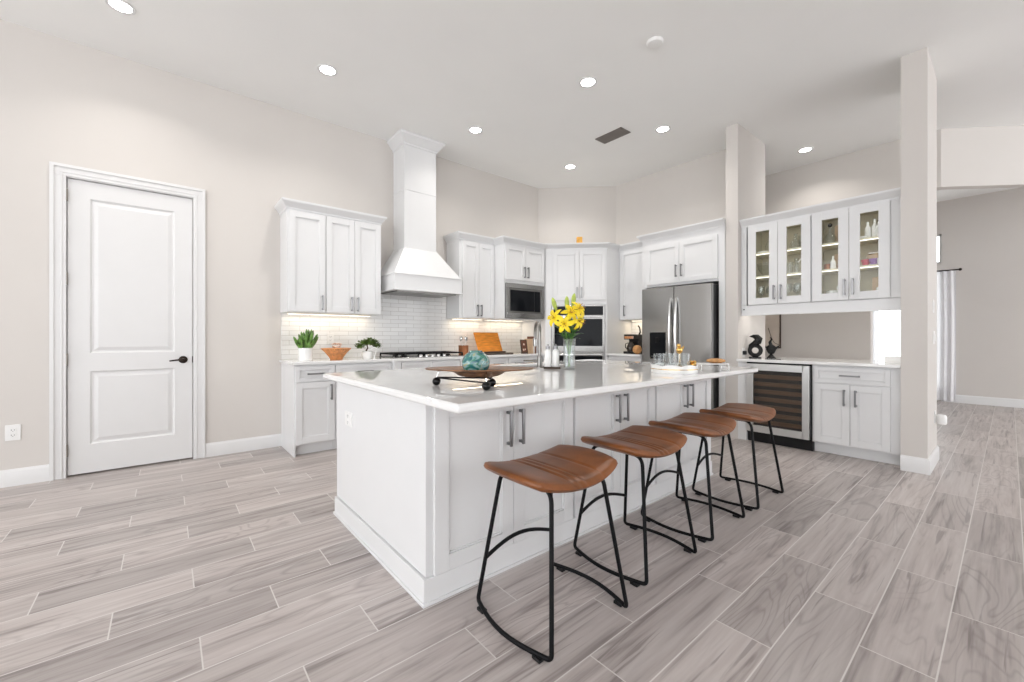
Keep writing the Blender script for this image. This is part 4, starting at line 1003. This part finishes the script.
MB().tube([(-.03, 0, .17), (-.012, -.01, .235), (.026, -.012, .31), (.018, -.012, .365), (-.008, -.012, .405)], .010, 10, radii=[.013, .012, .011, .010, .012]).build('handle', 'blackgloss', t)
MB().tube([(.05, 0, .08), (.085, 0, .11), (.10, 0, .165)], .01, 8, radii=[.014, .009, .007]).build('spout', 'blackgloss', t)
t = thing('wicker_ball', 'round tan woven ball on the worktop beside the refrigerator', 'ornament', (5.04, 3.325, CT))
MB().ball((0, 0, .062), .062, 24).build('weave', 'bread', t)

# ================================================================ BAR THINGS
t = thing('swirl_sculpture', 'larger black swirl sculpture with a round hole on the bar counter', 'sculpture', (5.20, 1.875, .903), RF+.25)
bx(-.06, -.035, 0, .06, .035, .016).build('base', 'blackgloss', t, bev=.003)
b = MB(); b.tube([(.055*math.cos(a), 0, .088+.055*math.sin(a)) for a in [2*PI*k/32 for k in range(32)]], .022, 14, closed=True)
pts = [(-.052, 0, .10), (-.045, 0, .14), (-.01, 0, .165), (.028, 0, .19), (.034, 0, .215), (.012, 0, .243), (-.02, 0, .25), (-.058, 0, .248)]
b.tube(pts, .02, 12, radii=[.018, .024, .030, .040, .042, .034, .020, .003]); b.build('swirl', 'blackgloss', t, ang=60)
t = thing('flame_sculpture', 'smaller black flame shaped sculpture on the bar counter', 'sculpture', (5.24, 1.725, .903), RF)
MB().lathe([(0, 0), (.046, 0), (.042, .012), (.014, .045), (.014, .055), (0, .055)], n=18).build('foot', 'blackgloss', t)
b = MB().lathe([(0, .045), (.03, .055), (.052, .10), (.045, .135), (.02, .155), (0, .16)], n=20, sc=(1, .7)); b.tube([(0, 0, .14), (-.012, 0, .185), (.004, 0, .215), (-.012, 0, .245)], .01, 8, radii=[.022, .016, .010, .002]); b.tube([(.04, 0, .11), (.07, 0, .135), (.088, 0, .15)], .008, 8, radii=[.014, .009, .002]); b.tube([(-.04, 0, .11), (-.06, 0, .145)], .008, 8, radii=[.012, .002]); b.build('flame', 'blackgloss', t, ang=60)
t = thing('white_planter', 'low white box planter with a looped wire at the pillar end of the bar counter', 'planter', (5.26, .70, .903), RF)
b = MB(); b.box(-.06, -.05, 0, .06, .05, .012).box(-.06, -.05, .012, .06, -.044, .06).box(-.06, .044, .012, .06, .05, .06).box(-.06, -.044, .012, -.054, .044, .06).box(.054, -.044, .012, .06, .044, .06); b.build('box', 'ceramic', t, bev=.002)
bx(-.054, -.044, .012, .054, .044, .05).build('soil', 'soil', t)
MB().tube([(.03, 0, .05), (-.01, 0, .12), (-.03, 0, .17), (-.015, 0, .215), (.015, 0, .21), (.02, 0, .17)], .003, 8).build('wire_loop', 'nickel', t)
# picture on the hall wall
t = thing('framed_canvas', 'tall pale canvas in a thin dark frame on the wall beyond the bar', 'picture', (HX-.002, 2.285, .98), RF)
b = MB(); pw, ph = .145, .62
b.box(-pw, -.02, 0, pw, 0, .016).box(-pw, -.02, ph-.016, pw, 0, ph).box(-pw, -.02, 0, -pw+.014, 0, ph).box(pw-.014, -.02, 0, pw, 0, ph); b.build('frame', 'darkwood', t)
cv = bx(-pw+.014, -.012, .016, pw-.014, -.002, ph-.016).build('canvas', 'canvas', t)
b = MB(); b.tube([(-.02, -.012, .30), (.02, -.012, .16), (.06, -.012, .08), (.12, -.012, .05)], .004, 6); b.tube([(-.1, -.012, .52), (.02, -.012, .56), (.11, -.012, .53)], .004, 6); b.build('brush_line', 'darkwood', cv)
# curtains
def curtain(label, y0, y1):
    t = thing('sheer_curtain', label, 'curtain', (FX-.10, y0, 0), 0, 'sheer curtains at the far window')
    n = max(24, int(abs(y1-y0)*120))
    MB().grid(lambda u, v: (.028*math.sin(u*abs(y1-y0)*75+.7*math.sin(3*v)), (y1-y0)*u*(1-.18*math.sin(PI*v)*0), .03+2.27*v), n, 10).build('cloth', 'sheer', t, ang=80)
def sheer_mat():
    m = bpy.data.materials.new('sheer'); m.use_nodes = True; nt = m.node_tree
    for n in list(nt.nodes): nt.nodes.remove(n)
    out = nt.nodes.new('ShaderNodeOutputMaterial'); a = nt.nodes.new('ShaderNodeBsdfDiffuse'); c = nt.nodes.new('ShaderNodeBsdfTranslucent'); d = nt.nodes.new('ShaderNodeBsdfTransparent')
    wv = nt.nodes.new('ShaderNodeTexNoise'); wv.inputs['Scale'].default_value = 300
    for n in (a, c): n.inputs[0].default_value = (.86, .86, .88, 1)
    m1 = nt.nodes.new('ShaderNodeMixShader'); m2 = nt.nodes.new('ShaderNodeMixShader'); m1.inputs[0].default_value = .16
    mr = nt.nodes.new('ShaderNodeMapRange'); mr.inputs[3].default_value = .03; mr.inputs[4].default_value = .10
    L = nt.links.new; L(wv.outputs[0], mr.inputs[0]); L(mr.outputs[0], m2.inputs[0])
    L(a.outputs[0], m1.inputs[1]); L(c.outputs[0], m1.inputs[2]); L(m1.outputs[0], m2.inputs[1]); L(d.outputs[0], m2.inputs[2]); L(m2.outputs[0], out.inputs[0]); MATS['sheer'] = m
sheer_mat()
curtain('white sheer curtain at the right end of the far window, seen beside the pillar', .60, .98); curtain('white sheer curtain at the left end of the far window, seen over the bar counter', 1.62, 2.05)
t = thing('curtain_rod', 'dark curtain rod above the far window', 'curtain rod', (FX-.10, 0, 2.31))
MB().tube([(0, .56, 0), (0, 2.1, 0)], .012, 10).build('pole', 'bronze', t)
for y in (.55, 2.11): MB().ball((0, y, 0), .024, 12).build('finial', 'bronze', t)
for y in (.7, 1.95): MB().tube([(0, y, 0), (.10, y, 0)], .008, 8).build('bracket', 'bronze', t)

# ================================================================ INSIDE THE GLASS CABINETS
ZS = (1.5222, 1.8243, 2.0843)
def spot(cab, x, y, shelf):
    return Vector((GX + y, (1.892 if cab == 'A' else 1.289) - x, ZS[shelf]))
def wine_glass():
    t = thing('wine_glass', 'clear wine glass on the bottom shelf of the stemware cabinet', 'glass', group='wine glasses on the bottom shelf')
    MB().lathe([(0, 0), (.034, 0), (.033, .003), (.006, .008), (.0045, .085), (.012, .093), (.034, .115), (.040, .145), (.034, .195), (.0325, .195), (.0385, .145), (.033, .117), (0, .098)], n=20).build('glass', 'crystal', t); return t
g0 = wine_glass(); g0.location = spot('A', .10, .10, 0)
for x, y in ((.155, .20), (.20, .09), (.055, .22), (.36, .10), (.415, .20), (.46, .09), (.52, .21)): dup(g0, spot('A', x, y, 0))
def simple(name, label, cat, loc, prof, m, extra=None, group=None, n=20, part='body'):
    t = thing(name, label, cat, loc, RF, group); MB().lathe(prof, n=n).build(part, m, t)
    if extra: extra(t)
    return t
dec = [(0, 0), (.05, 0), (.058, .01), (.055, .06), (.02, .115), (.016, .16), (.022, .168), (.012, .168), (.012, .12), (.045, .06), (.045, .008), (0, .008)]
simple('candle_dish', 'low white dish on the top shelf behind the first glass door', 'dish', spot('A', .115, .11, 2), [(0, 0), (.045, 0), (.055, .018), (.050, .018), (.04, .006), (0, .006)], 'ceramic')
simple('glass_dome', 'clear glass dome standing on the top shelf behind the first glass door', 'glass dome', spot('A', .17, .22, 2), [(0, 0), (.07, 0), (.07, .09), (.05, .14), (.012, .16), (.012, .18), (0, .18)], 'crystal')
simple('decanter', 'clear glass decanter on the top shelf behind the second glass door', 'decanter', spot('A', .42, .15, 2), dec, 'crystal')
simple('tall_tumbler', 'clear tumbler beside the decanter on the top shelf', 'glass', spot('A', .50, .09, 2), [(0, 0), (.032, 0), (.038, .13), (.036, .13), (.03, .006), (0, .006)], 'crystal')
simple('glass_plate_stand', 'large clear glass bowl on the middle shelf behind the first glass door', 'bowl', spot('A', .14, .19, 1), [(0, 0), (.04, 0), (.05, .01), (.10, .09), (.11, .15), (.106, .15), (.095, .09), (.045, .018), (0, .015)], 'crystal')
simple('carafe', 'clear carafe with an angled handle on the middle shelf behind the second glass door', 'carafe', spot('A', .43, .14, 1), [(0, 0), (.028, 0), (.03, .01), (.02, .08), (.014, .12), (.02, .165), (.018, .165), (.012, .12), (.018, .08), (.026, .012), (0, .01)], 'crystal',
       lambda t: MB().tube([(.016, 0, .12), (.05, -.01, .155), (.09, -.01, .18)], .007, 8).build('handle', 'ceramic', t))
simple('tall_tumbler', 'clear tumbler left of the carafe on the middle shelf', 'glass', spot('A', .37, .12, 1), [(0, 0), (.03, 0), (.036, .12), (.034, .12), (.028, .006), (0, .006)], 'crystal')
def stopper(t): MB().ball((0, 0, .188), .02, 12).build('stopper', 'blackgloss', t)
simple('decanter', 'glass decanter with a dark stopper on the top shelf behind the third glass door', 'decanter', spot('B', .125, .11, 2), dec, 'crystal', stopper)
simple('gift_box', 'tall pale box at the back of the top shelf behind the third glass door', 'box', spot('B', .195, .24, 2), [(0, 0), (.06, 0), (.06, .20), (0, .20)], 'tan', n=4)
simple('liqueur_bottle', 'white bottle on the middle shelf behind the third glass door', 'bottle', spot('B', .155, .09, 1), [(0, 0), (.022, 0), (.024, .01), (.022, .07), (.009, .10), (.009, .13), (0, .13)], 'ceramic')
simple('candle_jar', 'brown jar on the middle shelf behind the third glass door', 'jar', spot('B', .105, .12, 1), [(0, 0), (.032, 0), (.034, .05), (.03, .06), (0, .06)], 'copper')
simple('gift_box', 'pale box at the back of the middle shelf behind the third glass door', 'box', spot('B', .19, .25, 1), [(0, 0), (.06, 0), (.06, .17), (0, .17)], 'tan', n=4)
cup = [(0, 0), (.026, 0), (.034, .025), (.036, .06), (.033, .06), (.031, .027), (.023, .006), (0, .006)]
k0 = simple('espresso_cup', 'small dark cup on the bottom shelf behind the third glass door', 'cup', spot('B', .10, .08, 0), cup, 'navy', group='dark cups on the bottom shelf')
for x, y in ((.16, .08), (.215, .08)): dup(k0, spot('B', x, y, 0))
simple('saucer_stack', 'stack of white saucers on the bottom shelf behind the third glass door', 'saucers', spot('B', .125, .19, 0), [(0, 0), (.05, 0), (.055, .09), (.03, .10), (0, .10)], 'ceramic')
simple('white_canister', 'white canister at the back of the bottom shelf behind the third glass door', 'canister', spot('B', .20, .20, 0), [(0, 0), (.04, 0), (.04, .13), (.03, .15), (0, .155)], 'ceramic')
for k, (x, y, h) in enumerate(((.42, .10, .16), (.47, .11, .18), (.505, .08, .15))):
    simple('white_bottle', ('short white bottle left', 'tall white bottle in the middle', 'white bottle right')[k] + ' on the top shelf behind the fourth glass door', 'bottle', spot('B', x, y, 2), [(0, 0), (.024, 0), (.024, h*.6), (.010, h*.75), (.010, h*.97), (0, h)], 'ceramic',
           (lambda t, h=h: MB().cyl((0, 0), .011, h*.93, h*1.04, 12).build('cap', 'blackgloss', t)) if k == 2 else None)
simple('small_dish', 'low white dish on the top shelf behind the fourth glass door', 'dish', spot('B', .39, .07, 2), [(0, 0), (.03, 0), (.04, .018), (.036, .018), (.028, .006), (0, .006)], 'ceramic')
for k, (x, y, z, m_, l) in enumerate(((.405, .10, 0, 'red', 'red patterned bowl on the middle shelf behind the fourth glass door'), (.465, .09, 0, 'violet', 'violet bowl on the middle shelf behind the fourth glass door'), (.51, .10, 0, 'ceramic', 'white bowl on the middle shelf behind the fourth glass door'))):
    simple('snack_bowl', l, 'bowl', spot('B', x, y, 1), [(0, 0), (.02, 0), (.028, .02), (.036, .06), (.033, .06), (.025, .022), (0, .008)], m_)
t = thing('book', 'dark book lying on a pale box on the middle shelf behind the fourth glass door', 'book', spot('B', .48, .24, 1) + Vector((0, 0, .1205)), RF)
bx(-.07, -.06, 0, .07, .06, .02).build('cover', 'redbrown', t, bev=.002); bx(-.068, -.062, .003, .068, -.059, .017).build('pages', 'paper', t)
simple('gift_box', 'pale box under the dark book on the middle shelf behind the fourth glass door', 'box', spot('B', .48, .24, 1), [(0, 0), (.09, 0), (.09, .12), (0, .12)], 'tan', n=4)
k1 = simple('espresso_cup', 'small navy cup on the bottom shelf behind the fourth glass door', 'cup', spot('B', .395, .08, 0), cup, 'navy', group='navy cups on the bottom shelf')
dup(k1, spot('B', .455, .09, 0))
simple('white_canister', 'white canister on the bottom shelf behind the fourth glass door', 'canister', spot('B', .515, .10, 0), [(0, 0), (.035, 0), (.035, .08), (.03, .09), (0, .09)], 'ceramic')
simple('gift_box', 'pale box at the back of the bottom shelf behind the fourth glass door', 'box', spot('B', .50, .24, 0), [(0, 0), (.07, 0), (.07, .20), (0, .20)], 'tan', n=4)
